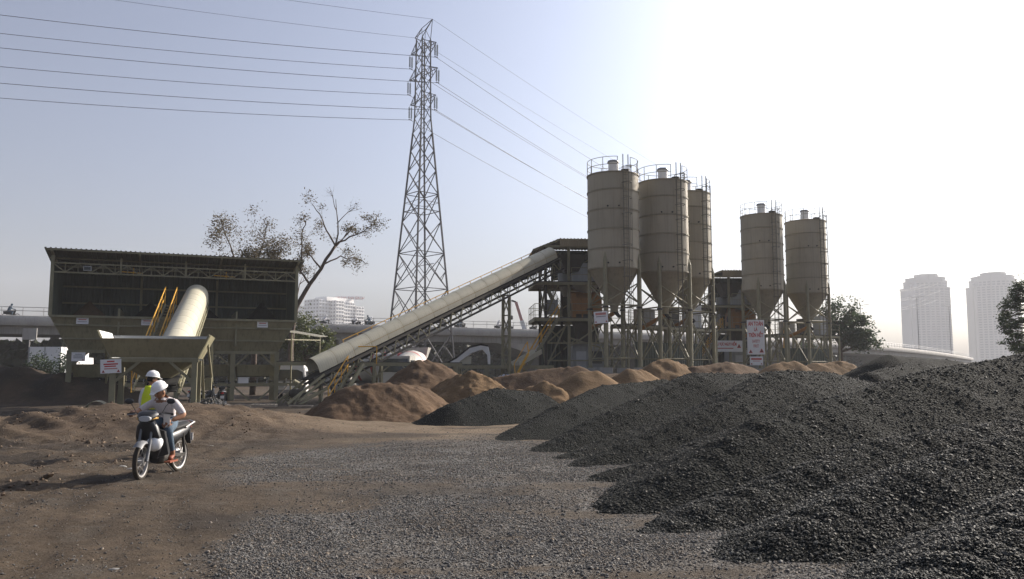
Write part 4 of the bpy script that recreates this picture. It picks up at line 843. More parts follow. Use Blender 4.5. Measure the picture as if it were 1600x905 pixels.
# service gallery between the silo legs
for i, (pa, Da, pb, Db, lab) in enumerate(((968, 62.5, 1106, 70.0, 'dark service gallery with rails threaded between the left three silos'), (1204, 79.0, 1300, 82.5, 'dark service gallery with rails behind the two right silos'))):
    a, b = at(pa, 500, Da), at(pb, 500, Db); M, L_ = incl((a.x, a.y, 5.3), (b.x, b.y, 5.3)); t = thing('service_gallery', lab, 'gallery', (a.x, a.y, 0), 0, 'service galleries')
    MB(M).box((-.9, 0, -.05), (.9, L_, .05)).build('deck', m_dark, t)
    for s in (-.9, .9): MB(M).bar((s, 0, -.15), (s, L_, -.15), .1, .2).build('edge_beam', m_khaki, t); rail(MB(M), [(s, 0, 0), (s, L_, 0)]).build('guard_rail', m_khaki, t)
    for k in range(5):
        for s in (-.8, .8): MB(M).bar((s, L_ * k / 4, -3.6), (s, L_ * k / 4, -.1), .14).build('post', m_khaki, t)
        if k < 4: MB(M).bar((-.8, L_ * k / 4, -3.4), (-.8, L_ * (k + 1) / 4, -.3), .08).build('brace', m_khaki, t); MB(M).bar((.8, L_ * (k + 1) / 4, -3.4), (.8, L_ * k / 4, -.3), .08).build('brace', m_khaki, t)
    for k in range(3): MB(M).box((-.5, L_ * (.2 + .27 * k), .05), (.5, L_ * (.32 + .27 * k), 1.3 + .3 * k)).build('cabinet', (m_grey, m_dark, m_grey)[k], t); MB(M).tube((.3, L_ * (.15 + .3 * k), -3.4), (.2, L_ * (.2 + .3 * k), 1.8), .09, n=10).build('riser_pipe', (m_yel, m_galv, m_khaki)[k], t)
    MB(M).corr((.95, L_ * .05, -3.5), (0, L_ * .75, 0), (0, 0, 2.2), .3, .04).build('screen_sheet', m_corr, t)
    for k in range(8): MB(M).box((-1.6, L_ * .55 + .22 * k, -3.3 + .4 * k), (-.9, L_ * .55 + .22 * k + .2, -3.26 + .4 * k)).build('stair_tread', m_galv, t)
    MB(M).bar((-1.6, L_ * .55, -3.4), (-1.6, L_ * .55 + 1.9, -.1), .06, .18).build('stair_stringer', m_khaki, t)
# boards on the plant
p = at(939, 496, 57.0); board('safety_board', 'pinkish white board with red heading hung between the first silo legs', p, .95, .82, R(-8), roll=R(-4), group='safety boards', bars=[(0, .24, .72, .16, m_redl), (0, .06, .66, .07, m_greyp)], tris=[(-.36, -.28, .12), (.36, -.28, .12)])
p = at(1181, 527, 72.5); board('safety_board', 'tall white safety board with red capital lettering under the right silos', p, 1.48, 3.0, R(-4), group='safety boards',
    lines=[('AN TOÀN', .44, 0, 1.16, m_red), ('LÀ', .38, 0, .66, m_red), ('TRÊN HẾT', .42, 0, .16, m_red), ('SAFETY', .32, 0, -.36, m_redl), ('FIRST', .32, 0, -.78, m_redl)], tris=[(-.48, -1.22, .3), (.46, -1.15, .36)])
p = at(1182, 564, 72.5); board('safety_board', 'small white board hung below the tall safety board', p, 1.12, .76, R(-4), group='safety boards', bars=[(0, .16, .9, .14, m_red), (0, -.02, .6, .05, m_redl)], tris=[(-.42, -.24, .14), (.42, -.24, .14)])
p = at(1138, 541, 76.2); board('safety_board', 'wide white danger banner with red lettering and triangle below the second mixing tower', p, 2.7, 1.02, R(8), group='safety boards', lines=[('KHU VỰC NGUY HIỂM', .34, -.28, .17, m_red)], tris=[(1.02, .02, .36)], bars=[(-.28, -.2, 1.5, .1, m_redl)])
# long low platform in front of the tower, and the ramp hood on it
A0, A1 = at(708, 571, 57.5), at(866, 573, 57); pf = thing('steel_platform', 'low khaki steel platform on short posts in front of the mixing tower', 'platform', (A0.x, A0.y, 0)); g = 0
MB().box((A0.x, A0.y, A0.z - .22), (A1.x, A0.y + .2, A0.z)).build('edge_beam', m_khaki, pf); MB().box((A0.x, A0.y + .2, A0.z - .1), (A1.x, A0.y + 2.6, A0.z - .05)).build('deck', m_dark, pf); MB().box((A0.x, A0.y + 2.6, A0.z - .22), (A1.x, A0.y + 2.8, A0.z)).build('edge_beam', m_khaki, pf)
for f in (.04, .33, .62, .94):
    x = A0.x + (A1.x - A0.x) * f
    for y in (.1, 2.7): MB().bar((x, A0.y + y, .2), (x, A0.y + y, A0.z - .22), .28, .2).build('post', m_khaki, pf)
a = at(698, 569, 58.4); sc = 58.4 / 1300
pr = [(0, 0), (16, 9), (36, 25), (53, 29), (64, 27), (67, 14), (67, 0), (64, 0), (63, 14), (55, 23), (38, 17), (20, 4), (14, 0)]
hd = thing('discharge_hood', 'white curved hood like a ramp standing on the low platform', 'hood', a); MB().prism([(a.x + x * sc, a.y, a.z + z * sc) for x, z in pr], (0, 1.5, 0)).build('shell', m_white, hd)
MB().prism([(a.x + x * sc, a.y - .02, a.z + z * sc) for x, z in ((0, 1), (16, 10), (36, 26), (53, 30), (64, 28), (64, 29.5), (53, 31.5), (35, 27.5), (15, 11.5), (0, 2.5))], (0, 1.54, 0)).build('rubber_edge', m_rub, hd)
MB().box((a.x + 20 * sc, a.y + .1, a.z), (a.x + 38 * sc, a.y + .14, a.z + 12 * sc)).build('side_plate', m_hood, hd)
# yellow stair and white chute between platform and tower
a = at(808, 578, 56.2); ys_ = thing('yellow_stair', 'small yellow steel stair leaning against the low platform', 'stair', (a.x, a.y, .3))
for k in (0, .6): MB().bar((a.x - .1, a.y + k, a.z - .5), (a.x + .75, a.y + k, a.z + 1.1), .06, .16).build('stair_stringer', m_yel, ys_); MB().tube((a.x - .2, a.y + k, a.z + .4), (a.x + .7, a.y + k, a.z + 1.9), .03).tube((a.x + .7, a.y + k, a.z + 1.9), (a.x + .78, a.y + k, a.z + 1.0), .03).tube((a.x - .2, a.y + k, a.z + .4), (a.x - .1, a.y + k, a.z - .5), .03).build('handrail', m_yel, ys_)
for i in range(6): MB().box((a.x - .05 + .13 * i, a.y, a.z - .35 + .25 * i), (a.x + .12 + .13 * i, a.y + .6, a.z - .32 + .25 * i)).build('tread', m_yel, ys_)
a, b = at(806, 573, 58.5), at(842, 553, 60); M, L_ = incl(a, b); ch = MB(M).prism([(-.35, 0, 0), (.35, 0, 0), (.42, 0, .35), (.37, 0, .35), (.3, 0, .06), (-.3, 0, .06), (-.37, 0, .35), (-.42, 0, .35)], (0, L_, 0)).build('chute', m_hood, base=(a.x, a.y, 0)); tag(ch, 'pale sloping metal chute behind the yellow stair', 'chute')
def lump(name, label, cat, c, r, mat, seed, n=14):
    mb = MB(); vs = []; fs = []
    for j in range(n):
        for i in range(n * 2):
            a = math.pi * i / n; e = math.pi / 2 * j / (n - 1); k = 1 + .3 * float(fbm(3 * math.cos(a) * math.cos(e) + seed, 3 * math.sin(a) * math.cos(e) + 2 * math.sin(e), seed, 3))
            vs.append((r[0] * k * math.cos(a) * math.cos(e), r[1] * k * math.sin(a) * math.cos(e), r[2] * k * math.sin(e)))
    for j in range(n - 1):
        for i in range(2 * n): fs.append((j * 2 * n + i, j * 2 * n + (i + 1) % (2 * n), (j + 1) * 2 * n + (i + 1) % (2 * n), (j + 1) * 2 * n + i))
    mb.add(vs, fs); o = mb.build(name, mat, smooth=True); o.location = c; tag(o, label, cat); return o
a = at(795, 592, 51); lump('tarpaulin_heap', 'crumpled blue grey tarpaulin heap beyond the orange sand heaps', 'tarpaulin', (a.x, 51, .6), (1.2, .9, .95), m_tarp, 5)
# ---------------------------------------------------------------- pylon and its lines
PD = 103.0; pc = at(657, 500, PD); PZ = 0.0
ang = math.atan2(.74, -.66)      # direction of the cross-arms (left tips lie farther away)
py = thing('transmission_pylon', 'tall lattice steel transmission pylon behind the long conveyor', 'pylon', (pc.x, pc.y, 0), ang)
zs_ = [0, 6.5, 12, 16.5, 20.5, 24, 27.0, 29.6, 31.9, 33.8, 35.6, 37.4, 39.1, 40.8, 42.5, 44.2]
def hw(z): return 3.25 + (.72 - 3.25) * min(z, 34) / 34 if z < 34 else .72 - .08 * (z - 34) / 10.2
cor = [(-1, -1), (1, -1), (1, 1), (-1, 1)]
for cx, cy in cor:
    mb = MB()
    for a, b in zip(zs_[:-1], zs_[1:]): mb.bar((cx * hw(a), cy * hw(a), a), (cx * hw(b), cy * hw(b), b), .17 if a < 30 else .13)
    mb.build('leg', m_pyl, py, local=True); MB().box((cx * 3.25 - .5, cy * 3.25 - .5, -.2), (cx * 3.25 + .5, cy * 3.25 + .5, .35)).build('footing', m_conc, py, local=True)
for k in range(4):
    (ax, ay), (bx, by) = cor[k], cor[(k + 1) % 4]; mb = MB()
    for i, (a, b) in enumerate(zip(zs_[:-1], zs_[1:])):
        P = lambda c, z: Vector((c[0] * hw(z), c[1] * hw(z), z)); A, B_, C_, D_ = P((ax, ay), a), P((bx, by), a), P((bx, by), b), P((ax, ay), b); w = .085 if a < 30 else .06
        mb.bar(A, C_, w).bar(B_, D_, w)
        if i in (1, 2, 4): mb.bar(D_, C_, w)
        if a < 16:
            X = (A + C_ + B_ + D_) / 4
            for s, e in ((A, D_), (B_, C_)): m1 = s.lerp(e, .5); mb.bar(m1, s.lerp(X, .5), .06).bar(m1, e.lerp(X, .5), .06)
    mb.build('face_bracing', m_pyl, py, local=True)
mb = MB()
for s in (-1, 1): mb.bar((-1.6, s * 1.6, 21.8), (1.6, s * 1.6, 21.8), .08).bar((s * 1.6, -1.6, 21.8), (s * 1.6, 1.6, 21.8), .08).bar((-1.6, s * 1.6, 22.9), (1.6, s * 1.6, 22.9), .05).bar((s * 1.6, -1.6, 22.9), (s * 1.6, 1.6, 22.9), .05)
for cx, cy in cor: mb.bar((cx * 1.6, cy * 1.6, 21.8), (cx * 1.6, cy * 1.6, 22.9), .05)
mb.build('anti_climb_frame', m_pyl, py, local=True)
arms = []
for z, L_ in ((42.9, 2.75), (39.5, 3.1), (36.1, 2.75)):
    for s in (1, -1):
        tip = Vector((s * L_, 0, z + .1)); mb = MB(); h = hw(z)
        for cy in (-1, 1):
            b0, b1 = Vector((s * h, cy * h, z - .55)), Vector((s * h, cy * h, z + .95)); mb.bar(b0, tip, .07).bar(b1, tip, .07)
            for f in (.33, .66): mb.bar(b0.lerp(tip, f), b1.lerp(tip, f - .2), .05)
        mb.bar(Vector((s * h, -h, z - .55)).lerp(tip, .4), Vector((s * h, h, z - .55)).lerp(tip, .4), .05); mb.build('cross_arm', m_pyl, py, local=True)
        yo = MB()
        for k in (-.17, .17):
            ins = MB(); ins.tube((tip.x, k, z), (tip.x, k, z - 1.75), .025, n=5)
            for i in range(11): ins.lathe([(.02, z - .22 - i * .13), (.125, z - .27 - i * .13), (.125, z - .29 - i * .13), (.02, z - .30 - i * .13)], (tip.x, k, 0), n=10)
            ins.build('insulator_string', m_ins, py, local=True)
        arms.append(MW[py] @ Vector((tip.x, 0, z - 1.85))); MB().box((tip.x - .04, -.25, z - 1.86), (tip.x + .04, .25, z - 1.78)).build('yoke_plate', m_pyl, py, local=True)
tips = []
for s, zz in ((1, 45.3), (-1, 46.6)):
    tip = Vector((s * 1.9, 0, zz - .3)); mb = MB()
    for cy in (-1, 1): mb.bar((s * .64, cy * .64, 44.2), tip, .07).bar((-s * .64, cy * .64, 44.2), (0, cy * .3, 45.6), .06).bar((0, cy * .3, 45.6), tip, .06).bar((s * .64, cy * .64, 44.2), (0, cy * .3, 45.6), .05)
    mb.build('earth_peak', m_pyl, py, local=True); tips.append(MW[py] @ tip)
dl, dr = Vector((-.87, -.5, 0)), Vector((.6, .8, 0))
def wire(p, label, r=.028, sag=9.):
    p = Vector(p); pts = []
    for d, span, zo in ((dl, 210, 0), (dr, 330, 0)):
        seg = []
        for i in range(1, 41): f = i / 40; seg.append(p + d * span * f + Vector((0, 0, -4 * sag * (span / 250) ** 1.5 * f * (1 - f) + zo * f)))
        pts = seg[::-1] + [p] if d is dl else pts + seg
    o = MB().path(pts, r, 5).build('overhead_wire', m_wire, base=p); tag(o, label, 'wire', 'wires hung on the pylon')
names = [('left', 'top'), ('right', 'top'), ('left', 'middle'), ('right', 'middle'), ('left', 'bottom'), ('right', 'bottom')]
for p, (s, lv) in zip(arms, names): wire(p, f'thick dark wire hung from the {lv} {s} arm of the pylon')
wire(tips[0], 'thin earth wire tied to the lower left peak of the pylon', .018, 7); wire(tips[1], 'thin earth wire tied to the highest right peak of the pylon', .018, 7)

# ---------------------------------------------------------------- road bridge
BP = [(-110, 70), (-80, 82), (-56.6, 92), (-35, 103), (-13, 115), (10, 127), (34, 143), (58, 166), (84, 193), (112, 228), (146, 276), (185, 335), (235, 410)]
def cat(P, n=6):
    out = []
    for i in range(1, len(P) - 2):
        p0, p1, p2, p3 = [Vector((*p, 0)) for p in P[i - 1:i + 3]]
        for k in range(n): t = k / n; out.append(.5 * ((2 * p1) + (-p0 + p2) * t + (2 * p0 - 5 * p1 + 4 * p2 - p3) * t * t + (-p0 + 3 * p1 - 3 * p2 + p3) * t ** 3))
    out.append(Vector((*P[-2], 0))); return out
CL_ = cat(BP); ZD = 8.05
def zdk(i): x = CL_[i].x; return ZD - max(0, (x - 60) * .004)
def offs(i): d = (CL_[min(i + 1, len(CL_) - 1)] - CL_[max(i - 1, 0)]).normalized(); return Vector((d.y, -d.x, 0))   # towards the camera side
br = thing('road_bridge', 'long grey concrete road bridge with rounded fascia crossing behind the plant', 'bridge', (CL_[0].x, CL_[0].y, 0))
def sweep(prof, mat, name, i0=0, i1=None, smooth='auto'):
    i1 = i1 or len(CL_); n = len(prof); vs = []; fs = []
    for i in range(i0, i1):
        o = offs(i); c = CL_[i]; z = zdk(i)
        vs += [c + o * u + Vector((0, 0, z + w)) for u, w in prof]
    m = i1 - i0
    for j in range(m - 1):
        for k in range(n): fs.append((j * n + k, j * n + (k + 1) % n, (j + 1) * n + (k + 1) % n, (j + 1) * n + k))
    fs += [tuple(range(n)), tuple(range(m * n - 1, m * n - n - 1, -1))]
    return MB().add(vs, fs).build(name, mat, br, smooth=smooth)
sweep([(0, 0), (-.35, .04), (-.35, -.3), (-11, -.3), (-11, .04), (-11.4, 0), (-11.6, -.5), (-11.3, -1.15), (-.25, -1.15), (.12, -1.1), (.25, -.8), (.22, -.4), (.12, -.12)], m_conc, 'deck_fascia')
sweep([(-.5, -1.16), (-.55, -2.05), (-10.6, -2.05), (-10.6, -1.16)], m_concd, 'girder')
mb = MB(); rp = [[CL_[i] + offs(i) * -.2 + Vector((0, 0, zdk(i) + h)) for i in range(len(CL_))] for h in (.55, .95)]
for h in (0, 1): MB().path(rp[h], .035, 5).build('hand_rail', m_galv, br)
for i in range(len(CL_) - 1):
    n = 2 if (CL_[i + 1] - CL_[i]).length < 6 else 3
    for k in range(n): p = CL_[i].lerp(CL_[i + 1], k / n) + offs(i) * -.2; MB().tube((p.x, p.y, zdk(i)), (p.x, p.y, zdk(i) + .95), .035, n=5).build('rail_post', m_galv, br)
def cidx(px):
    return min(range(len(CL_)), key=lambda i: abs(CL_[i].x / CL_[i].y * FP + 800 - px))
for px in (-70, 330, 560, 612, 860, 1060, 1260, 1410):
    i = cidx(px); c = CL_[i]; o = offs(i); d = Vector((-o.y, o.x, 0)); z = zdk(i) - 2.06; hl = 9. if px == 860 else 2.6
    mb = MB(); q = lambda a, b, zz: c + d * a + o * b + Vector((0, 0, zz))
    mb.hexa([q(-1.4, -1.2, z - 2.0), q(1.4, -1.2, z - 2.0), q(1.4, -9.8, z - 2.0), q(-1.4, -9.8, z - 2.0), q(-hl, -.7, z), q(hl, -.7, z), q(hl, -10.4, z), q(-hl, -10.4, z)]).build('pier_head', m_conc, br)
    mb = MB().hexa([q(-1.1, -3, -.5), q(1.1, -3, -.5), q(1.1, -8, -.5), q(-1.1, -8, -.5), q(-1.1, -2, z - 2.01), q(1.1, -2, z - 2.01), q(1.1, -9, z - 2.01), q(-1.1, -9, z - 2.01)]).build('pier', m_concd, br)
# light poles on the bridge
def lamp(px, h, double, label):
    i = cidx(px); p = CL_[i] + offs(i) * -.6; z = zdk(i); t = thing('street_lamp', label, 'street lamp', (p.x, p.y, z - .3), 0, 'street lamps on the bridge')
    MB().tube((0, 0, 0), (0, 0, h), .13, .07, n=8).build('pole', m_galv, t, local=True)
    for s in ((-1, 1) if double else (1,)):
        MB().path([(0, 0, h), (s * .6, 0, h + .25), (s * 1.7, 0, h + .45)], .05, 6).build('arm', m_galv, t, local=True); MB().hexa([(s * 1.6, -.15, h + .38), (s * 2.4, -.12, h + .5), (s * 2.4, .12, h + .5), (s * 1.6, .15, h + .38), (s * 1.6, -.12, h + .5), (s * 2.35, -.08, h + .58), (s * 2.35, .08, h + .58), (s * 1.6, .12, h + .5)]).build('lamp_head', m_lamp, t, local=True)
lamp(637, 8.6, False, 'single-armed street lamp on the bridge seen through the pylon legs')
lamp(1352, 9, False, 'single-armed street lamp on the bridge right of the green tree'); lamp(1438, 14.5, True, 'double-armed street lamp in front of the left pale tower block'); lamp(1487, 16, True, 'double-armed street lamp at the right side of the left pale tower block')
# small riders crossing the bridge
def tiny_rider(px, back, label, hd):
    i = cidx(px); f = (px - (CL_[i].x / CL_[i].y * FP + 800)); p = CL_[i] + offs(i) * -back; p.x += f * CL_[i].y / FP; z = zdk(i) - .28
    d = Vector((-offs(i).y, offs(i).x, 0)) * hd; rz = math.atan2(-d.x, d.y)
    M = Matrix.Translation((p.x, p.y, z)) @ Matrix.Rotation(rz, 4, 'Z'); B = random.choice(((.02, .02, .02), (.1, .02, .02), (.03, .04, .08)))
    t = thing('motorcycle', 'motorcycle under the ' + label, 'motorcycle', (p.x, p.y, z), rz, 'motorcycles riding over the bridge')
    for y in (-.6, .62): MB(Matrix.Translation((0, y, .29)) @ Matrix.Rotation(math.pi / 2, 4, 'Y')).lathe([(.22, -.05), (.29, -.04), (.29, .04), (.22, .05), (.22, -.05)], n=14).build('wheel', m_rub, t, local=True)
    MB().hexa([(-.13, -.7, .5), (.13, -.7, .5), (.13, .35, .35), (-.13, .35, .35), (-.13, -.8, .8), (.13, -.8, .8), (.16, .5, .98), (-.16, .5, .98)]).build('body', m_bikeb, t, local=True); MB().bar((-.33, .42, 1.02), (.33, .42, 1.02), .05).build('handlebar', m_dark, t, local=True)
    mb = MB(M); mb.path([(0, -.25, .78), (0, -.18, 1.05), (0, -.05, 1.35), (0, 0, 1.45)], .15, 10, rs=[.17, .18, .19, .07]); mb.lathe([(0, -.14), (.09, -.1), (.125, 0), (.1, .1), (0, .14)], (0, .05, 1.58), n=12, M=None)
    for s in (-1, 1): mb.path([(s * .18, -.05, 1.33), (s * .27, .1, 1.12), (s * .3, .4, 1.04)], .05, 6).path([(s * .1, -.2, .8), (s * .2, .2, .72), (s * .18, .05, .32)], .08, 6)
    mt = random.choice((m_shirtw, m_jean, m_sandal, m_dark)); o = mb.build('person', mt, smooth=True, base=(p.x, p.y, z)); tag(o, label, 'person', 'riders crossing the bridge')
for px, bk, hd, lab in ((12, 2.0, 1, 'far rider on the bridge at the left edge of the photo'), (500, 2.5, 1, 'far rider on the bridge before the left half of the apartment block'), (519, 3.0, 1, 'far rider on the bridge before the middle of the apartment block'),
        (563, 2.2, -1, 'far rider on the bridge at the right corner of the apartment block'), (584, 2.4, -1, 'left one of two far riders close together left of the pylon'), (592, 3.2, 1, 'right one of two far riders close together left of the pylon'), (703, 2.4, 1, 'far rider on the bridge just right of the pylon'),
        (726, 2.0, 1, 'left one of two far riders close together right of the pylon'), (734, 2.8, 1, 'right one of two far riders close together right of the pylon'), (791, 2.4, 1, 'far rider on the bridge left of the crane boom'), (806, 2.4, -1, 'far rider on the bridge directly below the crane hook'), (846, 2.2, 1, 'far rider on the bridge beside the tower stairs')):
    tiny_rider(px, bk, lab, hd)
# crane boom beyond the bridge
ca, cb = at(829, 520, 165), at(806, 472, 165); cr = thing('mobile_crane', 'white lattice crane boom with hook rising beyond the bridge', 'crane', (ca.x, ca.y, 0))
base = Vector((ca.x + 1.2, ca.y, 2.4)); top = cb; M, L_ = incl(base, top + Vector((.01, .01, 0)))
MB(M).prism([(-.45, 0, -.4), (.45, 0, -.4), (.45, 0, .4), (-.45, 0, .4)], (0, L_ * .72, 0)).build('boom_section', m_white, cr); MB(M).prism([(-.3, L_ * .72, -.28), (.3, L_ * .72, -.28), (.3, L_ * .72, .28), (-.3, L_ * .72, .28)], (0, L_ * .28, 0)).build('boom_section', m_redl, cr)
MB().bar(top, top + Vector((-.9, 0, .3)), .35).build('boom_head', m_dark, cr); hk = top + Vector((-.8, 0, 0)); MB().tube(hk, hk - Vector((0, 0, 2.7)), .03, n=5).build('hoist_rope', m_wire, cr); MB().lathe([(0, -.5), (.25, -.3), (.25, .3), (0, .5)], hk - Vector((0, 0, 3.1)), n=10).build('hook_block', m_dark, cr)
MB().box((base.x - 1.3, base.y - 1.3, 1.2), (base.x + 1.8, base.y + 1.3, 2.9)).build('cab', m_white, cr); MB().box((base.x - 3, base.y - 1.3, .5), (base.x + 5, base.y + 1.3, 1.2)).build('carrier', m_dark, cr)
for x in (-2.2, -.8, 2.6, 4.0): MB().tube((base.x + x, base.y - 1.35, .5), (base.x + x, base.y - .95, .5), .5, n=18).build('wheel', m_rub, cr)

# ---------------------------------------------------------------- far buildings
def slab_block(t, M, w, d, h, nf, bays, wallm, name):
    """one wing: body, floor bands and window strips"""
    MB(M).box((0, 0, 0), (w, d, h)).build('wall', wallm, t); fh = h / nf; mw = MB(M); mb = MB(M)
    for f in range(nf):
        for b in range(bays):
            x0 = w * (b + .2) / bays; x1 = w * (b + .82) / bays; mw.box((x0, -.35, f * fh + fh * .32), (x1, .2, f * fh + fh * .82))
        if f % 1 == 0: mb.box((-.3, -.9, f * fh - .15), (w + .3, .3, f * fh + .55))
        nb = max(1, int(d / (w / bays)))
        for b in range(nb):
            y0 = d * (b + .25) / nb; y1 = d * (b + .75) / nb; mw.box((-.3, y0, f * fh + fh * .32), (.2, y1, f * fh + fh * .8)); mw.box((w - .2, y0, f * fh + fh * .32), (w + .3, y1, f * fh + fh * .8))
    mw.build('windows', m_win, t)['kind'] = 'stuff'; mb.build('balcony_slabs', wallm, t)['kind'] = 'stuff'
AD = 900.; a0 = at(508, 500, AD); ab = thing('apartment_block', 'white stepped apartment block with a red roof sign beyond the bridge', 'apartment block', (a0.x, AD, 0), R(54))
H_ = at(500, 470, AD).z
for x, y, w, d, h, bays, mt in ((-4, 6, 17, 24, H_ + 2, 4, m_apt_shade), (13, -2, 12, 26, H_ + 1.5, 3, m_apt), (25, 4, 22, 22, H_ + 1, 6, m_apt), (47, 2, 12, 24, H_ - 3, 3, m_apt)):
    slab_block(ab, MW[ab] @ Matrix.Translation((x, y, 0)), w, d, h, int(h / 3.7), bays, mt, 'wing')
MB(MW[ab]).box((6, 5, H_ + 1), (46, 24, H_ + 5.2)).build('roof_storey', m_apt, ab)
s0_ = at(506, 500, AD); M = Matrix.Translation((s0_.x - 13, AD + 30, 0)) @ Matrix.Rotation(R(8), 4, 'Z'); sg = MB(M).box((19, 1.9, H_ + 4.3), (49, 2.4, H_ + 8.2)).build('roof_sign_frame', m_sign, ab)
me = text_mesh('HOÀNG ANH GIA LAI', 4.1, MW[ab].inverted() @ M @ Matrix.Translation((34.5, 1.8, H_ + 6.2)) @ Matrix.Rotation(math.pi / 2, 4, 'X') @ Matrix.Diagonal((.80, .9, 1, 1)), .1, .05); mesh_obj('lettering', me, m_red, sg); MB(M).box((20, 1.6, H_ + 5), (22.3, 1.9, H_ + 7.4)).build('emblem', m_redl, sg)
a1 = at(459, 500, AD + 60); ab2 = thing('apartment_block', 'white apartment block mostly hidden behind the leaning tree trunk', 'apartment block', (a1.x, AD + 60, 0), R(14)); slab_block(ab2, MW[ab2], 18, 18, at(470, 478, AD + 60).z, 17, 4, m_apt, 'wing')
def tower_block(px, w_px, top, lab, rz, mir):
    D = 1150.; s = D / FP; c = at(px, 500, D); W = w_px * s; t = thing('tower_block', lab, 'tower block', (c.x, D, 0), rz, 'pale tower blocks in the haze'); H = at(px, top, D).z
    hs = [(.5, .86), (.44, .93), (.40, .965), (.24, 1.0)]; z0 = 0
    for k, (f, zf) in enumerate(hs):
        r = W * f * 1.04; pts = [(-r, -r * .35), (-r * .55, -r * .8), (r * .1, -r), (r * .6, -r * .75), (r, -r * .3), (r, r * .7), (-r, r * .7)]; z1 = H * zf
        MB().prism([(x, y, z0) for x, y in pts], (0, 0, z1 - z0)).build('wall', m_tow, t, local=True)
        MB().prism([(x * 1.03, y * 1.03, z1 - 1.2) for x, y in pts], (0, 0, 1.6)).build('cornice', m_tow, t, local=True)
        if k < 2:
            mb = MB(); mw = MB(); nf = int((z1 - z0) / 3.4)
            for i in range(nf):
                z = z0 + 3.4 * i
                for (xa, ya), (xb, yb) in zip(pts[:5], pts[1:5]):
                    A, B_ = Vector((xa, ya, z)), Vector((xb, yb, z)); n = max(2, int((B_ - A).length / 5))
                    for j in range(n): mw.bar(A.lerp(B_, (j + .15) / n) + Vector((0, 0, 2)), A.lerp(B_, (j + .8) / n) + Vector((0, 0, 2)), .8, 1.9)
            mw.build('windows', m_win, t, local=True)['kind'] = 'stuff'
        z0 = z1
    for sx in (-1, 1):
        x = sx * W * .52; MB().bar((x, 0, 0), (x, 0, H * .9), 2.2, 4).bar((x, 0, H * .9), (x * .84, 0, H * .9), 2, 1.6).build('corner_fin', m_tow, t, local=True)
tower_block(1452, 62, 430, 'pale tower block with stepped crown, left of two in the haze', R(12), 1); tower_block(1557, 64, 427, 'pale tower block with stepped crown, right one behind the conifer', R(-4), -1)

# ---------------------------------------------------------------- trees
def limb_tree(name, label, base, limbs, leafm, leaves, lsize, r0, seed, levels=3, spread=.75, droop=0., clump=.55, blen=.62, skip=0., group=None, flat=1.0):
    """limbs: list of point lists (world) for trunk and main boughs; twigs and leaves grow from them"""
    rs = random.Random(seed); t = thing(name, label, 'tree', base, 0, group); mb = MB(); ends = []
    def twig(p, d, ln, r, lv):
        n = 4; pts = [p]; q = Vector(p); dd = Vector(d)
        for i in range(n):
            dd = (dd + Vector((rs.gauss(0, .22), rs.gauss(0, .22), rs.gauss(0, .16) - droop)) * .8).normalized(); q = q + dd * ln / n; pts.append(q.copy())
        mb.path(pts, r, 5 if lv > 1 else 4, rs=[r * (1 - .75 * i / n) for i in range(n + 1)]); 
        if lv <= 1: ends.extend(pts[2:])
        if lv > 0:
            for k in range(rs.randint(2, 4)):
                f = rs.uniform(.3, 1); a = pts[min(n, int(f * n))]; e = (dd + Vector((rs.gauss(0, 1), rs.gauss(0, 1), rs.gauss(.1, .8))) * spread).normalized(); twig(a, e, ln * rs.uniform(.5, .75), r * .5, lv - 1)
    for pts, ra, rb, tw in limbs:
        pts = [Vector(p) for p in pts]; fine = []
        for a, b in zip(pts[:-1], pts[1:]):
            for k in range(3): fine.append(a.lerp(b, k / 3) + (Vector((rs.gauss(0, .05), rs.gauss(0, .05), rs.gauss(0, .05))) if k else Vector()))
        fine.append(pts[-1]); m = len(fine); mb.path(fine, ra, 8, rs=[ra + (rb - ra) * i / (m - 1) for i in range(m)])
        for k in range(tw):
            f = rs.uniform(.25, 1); a = fine[min(m - 1, int(f * (m - 1) + .5))]; d = (fine[-1] - fine[0]).normalized(); e = (d + Vector((rs.gauss(0, 1), rs.gauss(0, 1), rs.gauss(.2, .8))) * spread).normalized(); twig(a, e, (pts[-1] - pts[0]).length * blen * rs.uniform(.5, 1), max(.012, rb * .7), levels - 1)
    mb.build('trunk', m_bark, t, smooth=True)
    lv = MB(); V = []; Fc = []; cl = [e for e in ends if rs.random() > skip]
    if leaves and cl:
        keep = rs.sample(cl, max(1, int(len(cl) * .8)))
        for i in range(leaves):
            c = rs.choice(keep) + Vector((rs.gauss(0, clump), rs.gauss(0, clump), rs.gauss(0, clump * flat))); s = lsize * rs.uniform(.6, 1.3); a = Vector((rs.gauss(0, 1), rs.gauss(0, 1), rs.gauss(0, .6))).normalized(); b = a.orthogonal().normalized(); b = (Matrix.Rotation(rs.uniform(0, 6.28), 3, a) @ b)
            u = a * s; v = b * s * .5; n = len(V); V += [c - u, c + v, c + u, c - v]; Fc.append((n, n + 1, n + 2, n + 3))
        lv.V = [tuple(v) for v in V]; lv.F = Fc; lv.build('crown', leafm, t)
    return t
TD = 60
g = lambda x, y, D=TD: at(x, y, D)
